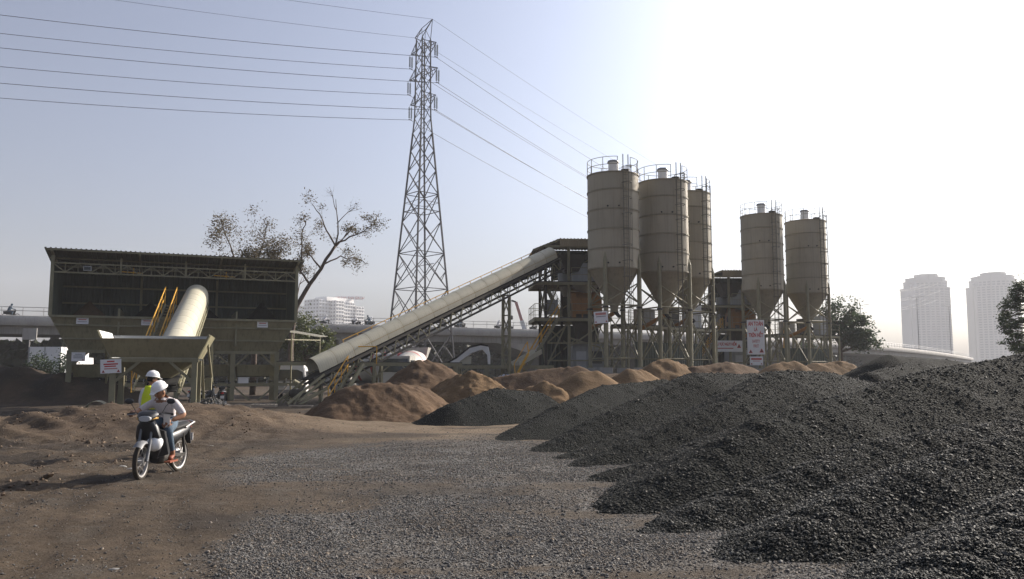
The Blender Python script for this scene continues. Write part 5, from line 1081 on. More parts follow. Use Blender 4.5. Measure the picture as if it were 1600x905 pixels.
limb_tree('leaning_tree', 'leaning half-bare tree with thin upswept boughs right of the bin house roof', (g(459, 560).x, TD, 0),
    [([Vector((g(456, 560).x, TD, -.2)), g(458, 500), g(464, 478), g(484, 444), g(502, 420), g(524, 384)], .22, .10, 3), ([g(484, 444), g(470, 425), g(462, 415)], .09, .05, 5), ([g(470, 425), g(471, 395, 59.5), g(472, 362, 59.5), g(478, 345, 59)], .07, .03, 5),
     ([g(524, 384), g(510, 360, 60.5), g(500, 335, 61), g(488, 320, 61)], .07, .02, 4), ([g(524, 384), g(546, 370), g(568, 362, 60), g(590, 351, 59.5)], .075, .02, 8), ([g(508, 412), g(532, 400, 61), g(560, 405, 61.5), g(575, 412, 61)], .06, .02, 6), ([g(502, 420), g(486, 400, 61), g(478, 390, 61)], .07, .03, 6)],
    m_leafd, 3600, .075, .2, 5, levels=4, clump=.16, blen=.36, skip=.25, spread=.7)
limb_tree('broad_tree', 'broad half-leafy olive tree showing above the bin house roof', (g(398, 560, 62).x, 62, 0),
    [([Vector((g(396, 560, 62).x, 62, -.2)), g(397, 490, 62), g(396, 455, 62)], .24, .16, 2), ([g(396, 455, 62), g(376, 425, 62), g(365, 400, 62), g(356, 375, 62), g(345, 345, 62)], .11, .02, 9), ([g(396, 455, 62), g(398, 415, 62), g(408, 390, 61.5), g(418, 345, 61.5)], .1, .02, 8), ([g(396, 455, 62), g(418, 422, 62.5), g(434, 400, 62.5), g(440, 385, 62.5)], .1, .03, 9), ([g(396, 455, 62), g(375, 432, 61), g(352, 415, 61)], .1, .03, 10), ([g(396, 455, 62), g(388, 425, 60.5), g(385, 395, 60.5)], .1, .03, 10)],
    m_leafd, 10000, .08, .2, 8, levels=4, clump=.24, blen=.34, spread=.9, skip=.3)
limb_tree('leafy_bush', 'yellow-green leafy bush growing behind the white minibus', (g(475, 580, 66).x, 66, 0),
    [([Vector((g(478, 590, 66).x, 66, 0)), g(478, 560, 66), g(476, 530, 66)], .14, .08, 9), ([g(478, 560, 66), g(462, 540, 66), g(456, 512, 66)], .09, .04, 9), ([g(478, 560, 66), g(497, 545, 66), g(503, 530, 66)], .09, .04, 9)], m_leafg, 6500, .13, .2, 3, levels=3, clump=.3, blen=.5, spread=.9)
limb_tree('round_tree', 'round dark green tree standing right of the rightmost silo', (g(1314, 580, 88).x, 88, 0),
    [([Vector((g(1312, 580, 88).x, 88, .5)), g(1313, 545, 88), g(1311, 520, 88), g(1307, 498, 88)], .3, .08, 12), ([g(1313, 545, 88), g(1330, 528, 88), g(1345, 512, 88)], .14, .04, 12), ([g(1313, 550, 88), g(1340, 540, 87), g(1358, 530, 87)], .14, .04, 11), ([g(1313, 540, 88), g(1295, 515, 88), g(1285, 500, 88)], .14, .04, 10), ([g(1311, 520, 88), g(1322, 510, 88.5), g(1334, 500, 88.5)], .1, .03, 9)],
    m_leafn, 11000, .16, .3, 9, levels=3, clump=.36, blen=.38, spread=.9, flat=.5)
limb_tree('conifer_tree', 'feathery dark conifer cut off by the right edge', (g(1620, 560, 46).x, 46, 0),
    [([Vector((g(1618, 600, 46).x, 46, 0)), g(1619, 545, 46), g(1618, 490, 46), g(1617, 455, 46)], .18, .03, 3)] + [([g(1618, y, 46), g(1618 - w_ * .6, y - 4, 46), g(1618 - w_, y + 1, 46 + k)], .05, .015, 8) for y, w_, k in [(448 + 5.2 * i, 22 + 26 * math.sin(math.pi * (i + 1) / 23) * (.7 + .5 * ((i * 7) % 5) / 4), ((i * 3) % 7 - 3) * .25) for i in range(21)]] +
    [([g(1618, y, 46), g(1618 + w_ * .6, y - 4, 46), g(1618 + w_, y + 1, 46 + k)], .05, .015, 6) for y, w_, k in ((460, 26, .5), (478, 40, .4), (500, 46, -.5), (522, 44, .3), (545, 40, .3))],
    m_leafn, 9000, .06, .2, 4, levels=2, clump=.09, blen=.3, spread=.4, flat=.6)
# far thicket added to fill the shade under the bridge, too far to count
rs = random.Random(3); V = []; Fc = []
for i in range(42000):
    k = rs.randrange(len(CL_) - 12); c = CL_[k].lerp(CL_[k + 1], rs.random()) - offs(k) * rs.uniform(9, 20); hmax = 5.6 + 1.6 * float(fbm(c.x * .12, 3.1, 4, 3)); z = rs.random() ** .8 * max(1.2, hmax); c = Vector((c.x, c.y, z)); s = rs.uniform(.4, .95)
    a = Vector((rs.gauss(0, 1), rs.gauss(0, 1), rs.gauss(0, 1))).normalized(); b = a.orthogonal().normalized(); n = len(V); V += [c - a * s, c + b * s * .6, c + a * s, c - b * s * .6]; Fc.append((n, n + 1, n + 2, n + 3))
mb = MB(); mb.V = [tuple(v) for v in V]; mb.F = Fc; tag(mb.build('thicket', m_leafk), 'dark thicket added to fill the shade in the openings under the bridge', 'thicket', kind='stuff')
# ---------------------------------------------------------------- vehicles behind the plant
def wheel(t, c, r, w, mat=m_rub, n=20, axis='X', name='wheel'):
    M = Matrix.Translation(c) @ Matrix.Rotation(math.pi / 2, 4, 'Y' if axis == 'X' else 'X')
    o = MB(M).lathe([(r * .55, -w / 2), (r * .92, -w / 2), (r, -w * .35), (r, w * .35), (r * .92, w / 2), (r * .55, w / 2)], n=n).build(name, mat, t, smooth='auto', local=True)
    MB(M).lathe([(0, -w * .32), (r * .3, -w * .42), (r * .56, -w * .3), (r * .56, w * .3), (r * .3, w * .42), (0, w * .32)], n=n).build('rim', m_galv, o, smooth='auto', local=True); return o
a = at(459, 600, 57); bus = thing('minibus', 'white minibus parked behind the right end of the bin house', 'minibus', (a.x - .2, 57, float(gh(a.x, 57))), R(12))
sec = [(-1.0, .35), (1.0, .35), (1.02, 1.1), (.95, 1.95), (.8, 2.3), (-.8, 2.3), (-.95, 1.95), (-1.02, 1.1)]
MB().prism([(x, 0, z) for x, z in sec], (0, 5.4, 0)).build('body', m_white, bus, local=True); MB().prism([(x * .97, -.28 if z < 1.2 else -.1, z) for x, z in sec], (0, .4, 0)).build('front_end', m_white, bus, local=True)
MB().hexa([(-.85, -.31, 1.25), (.85, -.31, 1.25), (.85, -.1, 1.25), (-.85, -.1, 1.25), (-.75, -.13, 1.95), (.75, -.13, 1.95), (.75, .0, 1.95), (-.75, .0, 1.95)]).build('windscreen', m_glass, bus, local=True)
for s in (-1, 1):
    MB().box((s * .6 - .15, -.32, .75), (s * .6 + .15, -.27, .95)).build('headlight', m_lamp, bus, local=True)
    for k in range(4): MB().hexa([(s * 1.0, .3 + k * 1.25, 1.25), (s * 1.03, .3 + k * 1.25, 1.25), (s * 1.03, 1.4 + k * 1.25, 1.25), (s * 1.0, 1.4 + k * 1.25, 1.25), (s * .93, .35 + k * 1.25, 1.85), (s * .99, .35 + k * 1.25, 1.85), (s * .99, 1.35 + k * 1.25, 1.85), (s * .93, 1.35 + k * 1.25, 1.85)]).build('side_window', m_glass, bus, local=True)
    for y in (.8, 4.3): wheel(bus, (s * .88, y, .36), .36, .24)
MB().box((-.98, -.36, .35), (.98, -.26, .6)).build('bumper', m_grey, bus, local=True)
def mixer_truck(loc, rz, label):
    t = thing('concrete_mixer_truck', label, 'mixer truck', loc, rz, 'concrete mixer trucks'); 
    MB().box((-1.0, -3.6, .8), (1.0, 3.8, 1.05)).build('chassis', m_dark, t, local=True)
    cb = MB().hexa([(-1.2, 2.4, .7), (1.2, 2.4, .7), (1.2, 4.1, .7), (-1.2, 4.1, .7), (-1.15, 2.4, 2.9), (1.15, 2.4, 2.9), (1.15, 3.8, 2.9), (-1.15, 3.8, 2.9)]).build('cab', m_truck, t, local=True)
    MB().hexa([(-1.05, 4.0, 1.75), (1.05, 4.0, 1.75), (1.05, 4.03, 1.75), (-1.05, 4.03, 1.75), (-1.0, 3.84, 2.7), (1.0, 3.84, 2.7), (1.0, 3.87, 2.7), (-1.0, 3.87, 2.7)]).build('windscreen', m_glass, cb, local=True)
    for s in (-1, 1): MB().box((s * 1.17 - .03, 2.7, 1.75), (s * 1.17 + .03, 3.6, 2.6)).build('side_window', m_glass, cb, local=True)
    M = Matrix.Translation((0, -.3, 2.25)) @ Matrix.Rotation(R(78), 4, 'X') @ Matrix.Rotation(0, 4, 'Z')
    prof = [(.0, -2.45), (.7, -2.4), (.98, -1.8), (1.04, -1.55), (1.15, -.4), (1.13, -.1), (1.05, .7), (.97, 1.0), (.72, 1.9), (.6, 2.3), (.45, 2.6), (0, 2.6)]
    for k in range(len(prof) - 1): MB(M).lathe([prof[k], prof[k + 1]], n=32).build('drum_ring', m_redd if k in (2, 4, 6, 8) else m_truck, t, smooth=True, local=True)
    MB().hexa([(-.4, -3.9, 1.4), (.4, -3.9, 1.4), (.3, -3.2, 2.3), (-.3, -3.2, 2.3), (-.5, -4.1, 1.55), (.5, -4.1, 1.55), (.4, -3.3, 2.5), (-.4, -3.3, 2.5)]).build('chute', m_truck, t, local=True)
    MB().hexa([(-.5, -3.2, 2.9), (.5, -3.2, 2.9), (.5, -2.6, 2.7), (-.5, -2.6, 2.7), (-.7, -3.5, 3.7), (.7, -3.5, 3.7), (.7, -2.6, 3.7), (-.7, -2.6, 3.7)]).build('charge_hopper', m_truck, t, local=True)
    for y in (3.2, -1.6, -2.8):
        for s in (-1, 1): wheel(t, (s * 1.0, y, .5), .5, .32)
a = at(640, 600, 64); mixer_truck((a.x, 64, 0), R(170), 'white and red concrete mixer truck standing under the middle of the long conveyor')
a = at(574, 600, 61); mixer_truck((a.x - .8, 70, 0), R(75), 'concrete mixer truck with red striped drum behind the conveyor foot stair')
# far left: white lorry box and board near the bridge, and a shrub
a = at(68, 560, 78); lr = thing('box_lorry', 'white box lorry parked below the bridge at the far left', 'lorry', (a.x, 78, 0), R(4))
MB().box((-1.3, 0, 1.2), (1.55, 6, 4.1)).build('cargo_box', m_white, lr, local=True); MB().box((-1.2, .2, .7), (1.4, 6, 1.19)).build('chassis', m_dark, lr, local=True); MB().hexa([(-1.2, 6.1, .7), (1.3, 6.1, .7), (1.3, 8.1, .7), (-1.2, 8.1, .7), (-1.2, 6.1, 3.2), (1.3, 6.1, 3.2), (1.3, 7.7, 3.2), (-1.2, 7.7, 3.2)]).build('cab', m_white, lr, local=True)
for x in (-1.32, .1, 1.52): MB().box((x - .04, -.05, 1.2), (x + .04, -.001, 4.1)).build('rear_frame', m_grey, lr, local=True)
MB().box((-1.3, -.04, 2.6), (1.5, -.001, 2.7)).build('rear_bar', m_grey, lr, local=True)
for y in (1.2, 2.4, 6.9):
    for s in (-1.0, 1.25): wheel(lr, (s, y, .5), .5, .3)
a = at(76, 566, 70); limb_tree('leafy_bush', 'small green bush in front of the white box lorry', (a.x, 70, 0), [([Vector((a.x, 70, 0)), Vector((a.x, 70, 1.2)), Vector((a.x + .1, 70, 2.0))], .06, .03, 10), ([Vector((a.x, 70, .4)), Vector((a.x - .8, 70, 1.4)), Vector((a.x - 1.1, 70, 2.2))], .05, .02, 8), ([Vector((a.x, 70, .4)), Vector((a.x + .8, 70, 1.4)), Vector((a.x + 1.2, 70, 2.1))], .05, .02, 8)], m_leafn, 2500, .12, .1, 6, levels=2, clump=.3, blen=.5)
a = at(47, 522, 88); bd = MB().box((a.x - .75, 87.9, a.z - .6), (a.x + .75, 88.0, a.z + .6)).box((a.x - .05, 87.92, 0), (a.x + .05, 87.98, a.z - .6)).build('blank_board', m_conc, base=(a.x, 88, 0)); tag(bd, 'pale grey blank board on a post in front of the bridge fascia', 'board')
a, b = at(450, 518, 54), at(505, 527, 60); cn = thing('lean_to_roof', 'thin sloping sheet roof on slim posts behind the bin house', 'roof', (a.x, a.y, 0))
MB().hexa([a + Vector((0, -1, -.04)), b + Vector((0, -1, -.04)), b + Vector((0, 1.5, .1)), a + Vector((0, 1.5, .1)), a + Vector((0, -1, .0)), b + Vector((0, -1, .0)), b + Vector((0, 1.5, .14)), a + Vector((0, 1.5, .14))]).build('roof_sheet', m_roof, cn)
for f in (.1, .9):
    c = a.lerp(b, f); MB().bar((c.x, c.y, 0), c, .08).build('post', m_khaki, cn)
MB().bar(a + Vector((-.5, -.9, -.55)), b + Vector((0, -.9, -.25)), .07).build('beam', m_khaki, cn)

# ---------------------------------------------------------------- motorcycles
def motorcycle(label, loc, rz, steer=0., group='motorcycles on the yard', lean=0.):
    """local frame: y forwards, x to the rider's right"""
    t = thing('motorcycle', label, 'motorcycle', loc, rz, group); K = lambda n, mb, m, p=None, sm='auto': mb.build(n, m, p or t, smooth=sm, local=True)
    FA = Vector((0, .62, .285)); HP = Vector((0, .40, .93)); SM = Matrix.Translation(HP) @ Matrix.Rotation(steer, 4, 'Z') @ Matrix.Translation(-HP)
    def whl(c, M, nm):
        W = M @ Matrix.Translation(c) @ Matrix.Rotation(math.pi / 2, 4, 'Y'); n = 28
        ty = K(nm, MB(W).lathe([(.235, -.025), (.255, -.04), (.278, -.032), (.287, 0), (.278, .032), (.255, .04), (.235, .025), (.235, -.025)], n=n), m_tyre)
        K('rim', MB(W).lathe([(.215, -.022), (.24, -.028), (.24, .028), (.215, .022), (.215, -.022)], n=n), m_chrome, ty)
        K('hub', MB(W).lathe([(0, -.06), (.06, -.055), (.07, 0), (.06, .055), (0, .06)], n=14), m_chrome, ty)
        mb = MB(W)
        for i in range(18): a = 2 * math.pi * i / 18; mb.tube((.05 * math.cos(a + .4), .05 * math.sin(a + .4), .04 * (-1) ** i), (.22 * math.cos(a), .22 * math.sin(a), 0), .003, n=3)
        K('spokes', mb, m_chrome, ty)
    whl(FA, SM, 'front_wheel'); whl(Vector((0, -.60, .285)), Matrix(), 'rear_wheel')
    for s in (-1, 1):
        K('fork', MB(SM).tube((s * .085, .62, .285), (s * .085, .49, .62), .026, n=10).tube((s * .085, .49, .62), (s * .08, .42, .86), .02, n=10), m_bikes2)
    # front mudguard: strip around the wheel
    vs = []; fs = []; n = 14
    for i in range(n + 1):
        a = R(48 + 112 * i / n); r = .318
        for x, k in ((-.075, -.035), (-.05, .004), (0, .015), (.05, .004), (.075, -.035)): vs.append(SM @ Vector((x, .62 + (r + k) * math.cos(a), .285 + (r + k) * math.sin(a))))
    for i in range(n):
        for k in range(4): b = i * 5 + k; fs.append((b, b + 1, b + 6, b + 5))
    K('front_mudguard', MB().add(vs, fs), m_bikes2, None, True)
    # leg shield and body: lofted sections
    def loft(name, secs, mat, par=None, M=None):
        vs = []; fs = []; n = len(secs[0])
        for s_ in secs: vs += s_
        for j in range(len(secs) - 1):
            for i in range(n): fs.append((j * n + i, j * n + (i + 1) % n, (j + 1) * n + (i + 1) % n, (j + 1) * n + i))
        fs += [tuple(range(n - 1, -1, -1)), tuple(range((len(secs) - 1) * n, len(secs) * n))]
        return K(name, MB(M).add(vs, fs), mat, par, 'auto')
    def rr(y, zc, w, h, p=2.6, n=16, ty=0): return [Vector((w * abs(math.cos(a)) ** (2 / p) * (1 if math.cos(a) > 0 else -1), y + ty * math.sin(a), zc + h * abs(math.sin(a)) ** (2 / p) * (1 if math.sin(a) > 0 else -1))) for a in [2 * math.pi * i / n for i in range(n)]]
    def rh(z, yc, w, d, p=3, n=16): return [Vector((w * abs(math.cos(a)) ** (2 / p) * (1 if math.cos(a) > 0 else -1), yc + d * abs(math.sin(a)) ** (2 / p) * (1 if math.sin(a) > 0 else -1), z)) for a in [2 * math.pi * i / n for i in range(n)]]
    loft('leg_shield', [rh(.30, .27, .12, .05), rh(.45, .31, .19, .06), rh(.65, .36, .21, .07), rh(.82, .40, .17, .09), rh(.92, .41, .10, .08)], m_bikeb)
    for s in (-1, 1): K('shield_wing', MB().hexa([(s * .12, .30, .32), (s * .26, .20, .36), (s * .27, .16, .38), (s * .13, .26, .32), (s * .10, .42, .80), (s * .23, .30, .74), (s * .24, .26, .74), (s * .11, .38, .80)]), m_bikeb)
    loft('headlight_cowl', [rr(.30, 1.0, .13, .06), rr(.40, .99, .17, .085), rr(.48, .965, .14, .085), rr(.535, .945, .09, .06)], m_bikeb, None, SM)
    hl = loft('headlight', [rr(.525, .95, .10, .05), rr(.552, .945, .085, .04)], m_lamp, None, SM)
    for s in (-1, 1): K('indicator', MB(SM).hexa([(s * .11, .47, .93), (s * .17, .42, .94), (s * .17, .40, .97), (s * .11, .45, .98), (s * .10, .52, .935), (s * .15, .48, .945), (s * .15, .46, .97), (s * .10, .50, .975)]), m_yel)
    loft('front_tunnel', [rr(.30, .60, .09, .16), rr(.10, .50, .09, .11), rr(-.10, .50, .11, .12), rr(-.2, .58, .12, .14)], m_bikeb)
    loft('engine', [rr(.16, .30, .09, .09), rr(.05, .30, .13, .11), rr(-.2, .32, .13, .12), rr(-.32, .33, .08, .08)], m_dark)
    loft('side_cover', [rr(-.12, .58, .11, .11), rr(-.35, .62, .14, .12), rr(-.65, .68, .13, .09), rr(-.88, .76, .07, .05)], m_bikeb)
    loft('seat', [rr(.02, .70, .07, .03), rr(-.10, .735, .12, .045), rr(-.35, .755, .145, .05), rr(-.62, .785, .14, .045), rr(-.80, .81, .09, .03)], m_seat)
    K('grab_rail', MB().path([(-.12, -.6, .74), (-.14, -.85, .82), (0, -.95, .84), (.14, -.85, .82), (.12, -.6, .74)], .016, 6), m_chrome)
    loft('tail_light', [rr(-.88, .75, .07, .03), rr(-.93, .74, .05, .02)], m_red)
    K('rear_mudguard', MB().hexa([(-.07, -.88, .45), (.07, -.88, .45), (.07, -.90, .45), (-.07, -.90, .45), (-.08, -.80, .72), (.08, -.80, .72), (.08, -.84, .72), (-.08, -.84, .72)]), m_bikeb); K('number_plate', MB().box((-.09, -.925, .5), (.09, -.915, .63)), m_sign)
    for s in (-1, 1):
        K('swing_arm', MB().bar((s * .09, -.2, .32), (s * .09, -.62, .285), .03, .05), m_dark); K('shock_absorber', MB().tube((s * .12, -.58, .33), (s * .12, -.5, .66), .026, n=10), m_dark)
    K('exhaust', MB().tube((.13, .12, .22), (.13, -.25, .2), .02, n=8).tube((.14, -.25, .22), (.16, -.85, .33), .045, .05, n=14), m_chrome); K('foot_pegs', MB().tube((-.28, -.02, .25), (.28, -.02, .25), .014, n=6), m_dark)
    hb = K('handlebar', MB(SM).path([(-.34, .30, 1.01), (-.22, .34, 1.03), (-.08, .38, .99), (.08, .38, .99), (.22, .34, 1.03), (.34, .30, 1.01)], .013, 8), m_dark)
    for s in (-1, 1):
        K('grip', MB(SM).tube((s * .24, .335, 1.025), (s * .36, .29, 1.008), .02, n=10), m_rub, hb); K('lever', MB(SM).tube((s * .2, .38, 1.02), (s * .34, .36, 1.0), .006, n=6), m_chrome, hb)
        mi = K('mirror_stem', MB(SM).path([(s * .2, .35, 1.03), (s * .26, .36, 1.14), (s * .30, .34, 1.19)], .006, 6), m_dark)
        K('mirror', MB(SM @ Matrix.Translation((s * .33, .34, 1.22)) @ Matrix.Rotation(math.pi / 2, 4, 'X') @ Matrix.Diagonal((1.3, .85, 1, 1))).lathe([(0, -.02), (.045, -.016), (.055, 0), (.045, .01), (0, .012)], n=16), m_bikeb, mi)
    K('side_stand', MB().tube((-.1, .0, .22), (-.2, -.12, .05), .01, n=6), m_dark)
    return t, SM

# ---------------------------------------------------------------- people
def skin_body(name, J, bones, mats, bmat, parent, extra=None):
    """J: joint -> (position, radius or (rx, ry)); one continuous skinned surface; each face takes the material of its nearest bone"""
    names = list(J); me = bpy.data.meshes.new(name); me.from_pydata([J[k][0] for k in names], [(names.index(a), names.index(b)) for a, b in bones], [])
    o = bpy.data.objects.new(name, me); COL.objects.link(o); sk = o.modifiers.new('Skin', 'SKIN'); sk.use_smooth_shade = True; sk.branch_smoothing = .3; d = me.skin_vertices[0].data
    for i, k in enumerate(names): r = J[k][1]; d[i].radius = r if isinstance(r, tuple) else (r, r); d[i].use_root = (k == 'hip')
    ss = o.modifiers.new('Sub', 'SUBSURF'); ss.levels = ss.render_levels = 2
    m2 = bpy.data.meshes.new_from_object(o.evaluated_get(bpy.context.evaluated_depsgraph_get())); bpy.data.objects.remove(o); bpy.data.meshes.remove(me)
    m2.materials.clear()
    for m in mats: m2.materials.append(m)
    seg = [(Vector(J[a][0]), Vector(J[b][0]), bmat(a, b)) for a, b in bones]
    for p in m2.polygons:
        c = p.center; best = 9; mi = 0
        for a, b, m in seg:
            ab = b - a; f = max(0, min(1, (c - a).dot(ab) / max(1e-9, ab.length_squared))); dd = (c - a - ab * f).length
            if dd < best: best = dd; mi = m(f) if callable(m) else m
        p.material_index = mi; p.use_smooth = True
    m2.name = name; o = bpy.data.objects.new('body', m2); COL.objects.link(o); o.parent = parent; MW[o] = MW[parent]; return o
def frame_of(pos, yaw, pitch, roll=0): return Matrix.Translation(pos) @ Matrix.Rotation(yaw, 4, 'Z') @ Matrix.Rotation(pitch, 4, 'X') @ Matrix.Rotation(roll, 4, 'Y')
def head(par, M, hat=True):
    """head in its own frame: y towards the face"""
    def sph(c, r, n=18): return [(Vector((c[0] + r[0] * math.cos(a) * math.cos(e), c[1] + r[1] * math.sin(a) * math.cos(e), c[2] + r[2] * math.sin(e)))) for e in [math.pi * (j / 12 - .5) for j in range(13)] for a in [2 * math.pi * i / n for i in range(n)]]
    F_ = [(j * 18 + i, j * 18 + (i + 1) % 18, (j + 1) * 18 + (i + 1) % 18, (j + 1) * 18 + i) for j in range(12) for i in range(18)]
    vs = sph((0, 0, 0), (.076, .096, .118))
    for v in vs:
        if v.z < -.02: k = (v.z + .02) / -.1; v.x *= 1 - .28 * k; v.y = v.y * (1 - .12 * k) + .012 * k          # jaw
        if v.y > .06 and abs(v.x) < .05 and .0 < v.z < .035: v.y -= .008                                            # eye hollow
    h = MB(M).add(vs, F_).add(sph((0, .098, -.018), (.014, .02, .026)), F_).add(sph((.076, -.005, -.01), (.012, .024, .034)), F_).add(sph((-.076, -.005, -.01), (.012, .024, .034)), F_).build('head', m_skin, par, smooth=True, local=True)
    for s in (-1, 1): MB(M).add(sph((s * .03, .086, .018), (.013, .006, .008)), F_).build('eye', m_black, h, smooth=True, local=True)
    MB(M).add(sph((0, .09, -.058), (.024, .006, .007)), F_).build('mouth', m_redl, h, smooth=True, local=True)
    hv = sph((0, -.012, .012), (.082, .098, .118)); hf = [f for f in F_ if all(hv[i].y < .045 or hv[i].z > .07 for i in f) and all(hv[i].z > -.06 for i in f)]
    MB(M).add(hv, hf).build('hair', m_hair, h, smooth=True, local=True)
    if hat:
        T = M @ Matrix.Translation((0, -.008, .055)) @ Matrix.Diagonal((.84, 1.0, .95, 1))
        hh = MB(T).lathe([(.128, -.004), (.132, .01), (.13, .04), (.118, .08), (.09, .112), (.05, .13), (0, .135)], n=28).build('hard_hat', m_hat, h, smooth=True, local=True)
        MB(T).lathe([(.125, -.006), (.148, -.004), (.15, .004), (.128, .014)], n=28).build('hat_rim', m_hat, hh, smooth=True, local=True)
        MB(T).hexa([(-.09, .09, -.006), (.09, .09, -.006), (.05, .185, -.02), (-.05, .185, -.02), (-.09, .09, .006), (.09, .09, .006), (.05, .185, -.012), (-.05, .185, -.012)]).build('hat_peak', m_hat, hh, local=True)
        MB(T).path([(0, -.12, .05), (0, -.08, .112), (0, 0, .137), (0, .08, .112), (0, .12, .05)], .012, 6).build('hat_ridge', m_hat, hh, smooth=True, local=True)
    return h
def hand(par, W, d, up, curl=.9, s=1.0):
    """palm at W pointing along d, back of the hand towards up; five curled fingers"""
    d = Vector(d).normalized(); x = d.cross(Vector(up)).normalized(); n = x.cross(d); M = Matrix((x, d, n)).transposed().to_4x4(); M.translation = Vector(W)
    mb = MB(M); mb.path([(0, -.03, 0), (0, .02, 0), (0, .06, 0), (0, .085, 0)], .03, 10, rs=[.024, .034, .04, .034])
    for i, (fx, ln) in enumerate(((-.03, .068), (-.01, .078), (.011, .073), (.03, .056))):
        p = Vector((fx, .08, 0)); pts = [p]; a = 0
        for k in range(3): a += curl * (.5 if k == 0 else .8); p = p + Vector((0, math.cos(a), -math.sin(a))) * ln * (.42, .32, .26)[k]; pts.append(p.copy())
        mb.path(pts, .009, 6, rs=[.0105, .0095, .0085, .006])
    mb.path([(-.034, .015, -.005), (-.058, .045, -.014), (-.055, .075, -.03)], .011, 6, rs=[.013, .011, .008])
    return mb.build('hand', m_skin, par, smooth=True, local=True)

# the rider and his motorcycle
RP = Vector((-5.80, 13.9, 0)); RZ = R(173.5); RP.z = float(gh(RP.x, RP.y)) - .0
mt, SMr = motorcycle('black and silver motorcycle being ridden towards the camera by a man in a pale shirt', RP, RZ, steer=R(10))
rd = thing('person', 'man in pale striped shirt, jeans and white hard hat riding a motorcycle, holding paper', 'person', RP, RZ)
BN = [('hip', 'waist'), ('waist', 'chest'), ('chest', 'neck'), ('neck', 'skull'), ('chest', 'shR'), ('shR', 'elR'), ('elR', 'wrR'), ('chest', 'shL'), ('shL', 'elL'), ('elL', 'wrL'), ('hip', 'hpR'), ('hpR', 'knR'), ('knR', 'anR'), ('anR', 'toR'), ('hip', 'hpL'), ('hpL', 'knL'), ('knL', 'anL'), ('anL', 'toL')]
J = dict(hip=((0, -.26, .85), (.155, .125)), waist=((0, -.22, .97), (.155, .12)), chest=((0, -.10, 1.14), (.18, .13)), neck=((.01, .0, 1.265), (.062, .062)), skull=((-.01, .06, 1.32), (.055, .055)),
         shR=((.19, -.06, 1.19), .082), elR=((.36, .06, 1.05), .054), wrR=((.325, .24, 1.03), .036), shL=((-.19, -.06, 1.19), .082), elL=((-.37, -.06, .98), .054), wrL=((-.25, .12, .90), .036),
         hpR=((.10, -.20, .84), .115), knR=((.235, .20, .74), .078), anR=((.225, .0, .33), .048), toR=((.24, .13, .275), (.042, .032)), hpL=((-.10, -.20, .84), .115), knL=((-.235, .20, .74), .078), anL=((-.225, .0, .33), .048), toL=((-.24, .13, .275), (.042, .032)))
def bm(a, b):
    k = (a, b)
    if k in (('chest', 'neck'),): return lambda f: 0 if f < .72 else 2
    if k in (('neck', 'skull'),): return 2
    if k[0] in ('shR', 'shL'): return lambda f: 0 if f < .92 else 2
    if k[0] in ('elR', 'elL'): return 2
    if k[0] in ('hip',) and k[1] == 'waist': return lambda f: 1 if f < .15 else 0
    if k[0] in ('anR', 'anL'): return 3
    if k[0] in ('hpR', 'hpL', 'hip'): return 1
    if k[0] in ('knR', 'knL'): return lambda f: 1 if f < .8 else 2
    return 0
skin_body('rider_body', J, BN, [m_shirt, m_jean, m_skin, m_sandal], bm, rd)
head(rd, frame_of((-.01, .085, 1.365), R(-20), R(-28)))
hand(rd, (.315, .262, 1.035), (.06, .5, -.08), (0, .15, 1), 1.2); hand(rd, (-.225, .155, .885), (.25, .5, -.25), (-.4, .2, 1), .8)
# collar, sleeve hems and sandals
for s in (-1, 1):
    MB().hexa([(s * .02, .07, 1.23), (s * .075, .04, 1.22), (s * .09, -.01, 1.255), (s * .05, .06, 1.27), (s * .025, .08, 1.24), (s * .08, .048, 1.23), (s * .095, -.005, 1.265), (s * .055, .068, 1.28)]).build('collar', m_shirt, rd, local=True)
    MB().hexa([(s * .18, -.06, .235), (s * .29, -.06, .235), (s * .295, .2, .225), (s * .19, .2, .225), (s * .18, -.06, .26), (s * .29, -.06, .26), (s * .295, .2, .25), (s * .19, .2, .25)]).build('sandal_sole', m_sandal, rd, local=True)
Mp = frame_of((-.235, .25, .90), R(25), R(62)); pp = MB(MW[rd] @ Mp).hexa([(-.05, -.12, 0), (.05, -.12, 0), (.05, .12, .02), (-.05, .12, .02), (-.05, -.12, .004), (.05, -.12, .004), (.05, .12, .024), (-.05, .12, .024)]).build('paper_sheet', m_paper, base=MW[rd] @ Vector((-.235, .24, .9))); tag(pp, 'folded white paper held in the left hand of the rider', 'paper')
hp = Vector((-.04, .22, .52)); hm = MB(MW[rd] @ frame_of(hp, 0, R(-70))).lathe([(.10, -.05), (.128, -.02), (.132, .02), (.115, .07), (.07, .105), (0, .118)], n=24).build('helmet', m_hat, smooth=True, base=MW[rd] @ hp); tag(hm, 'white helmet hanging below the handlebar of the ridden motorcycle', 'helmet')
hm.location = MW[rd] @ Vector((-.10, .34, .55))
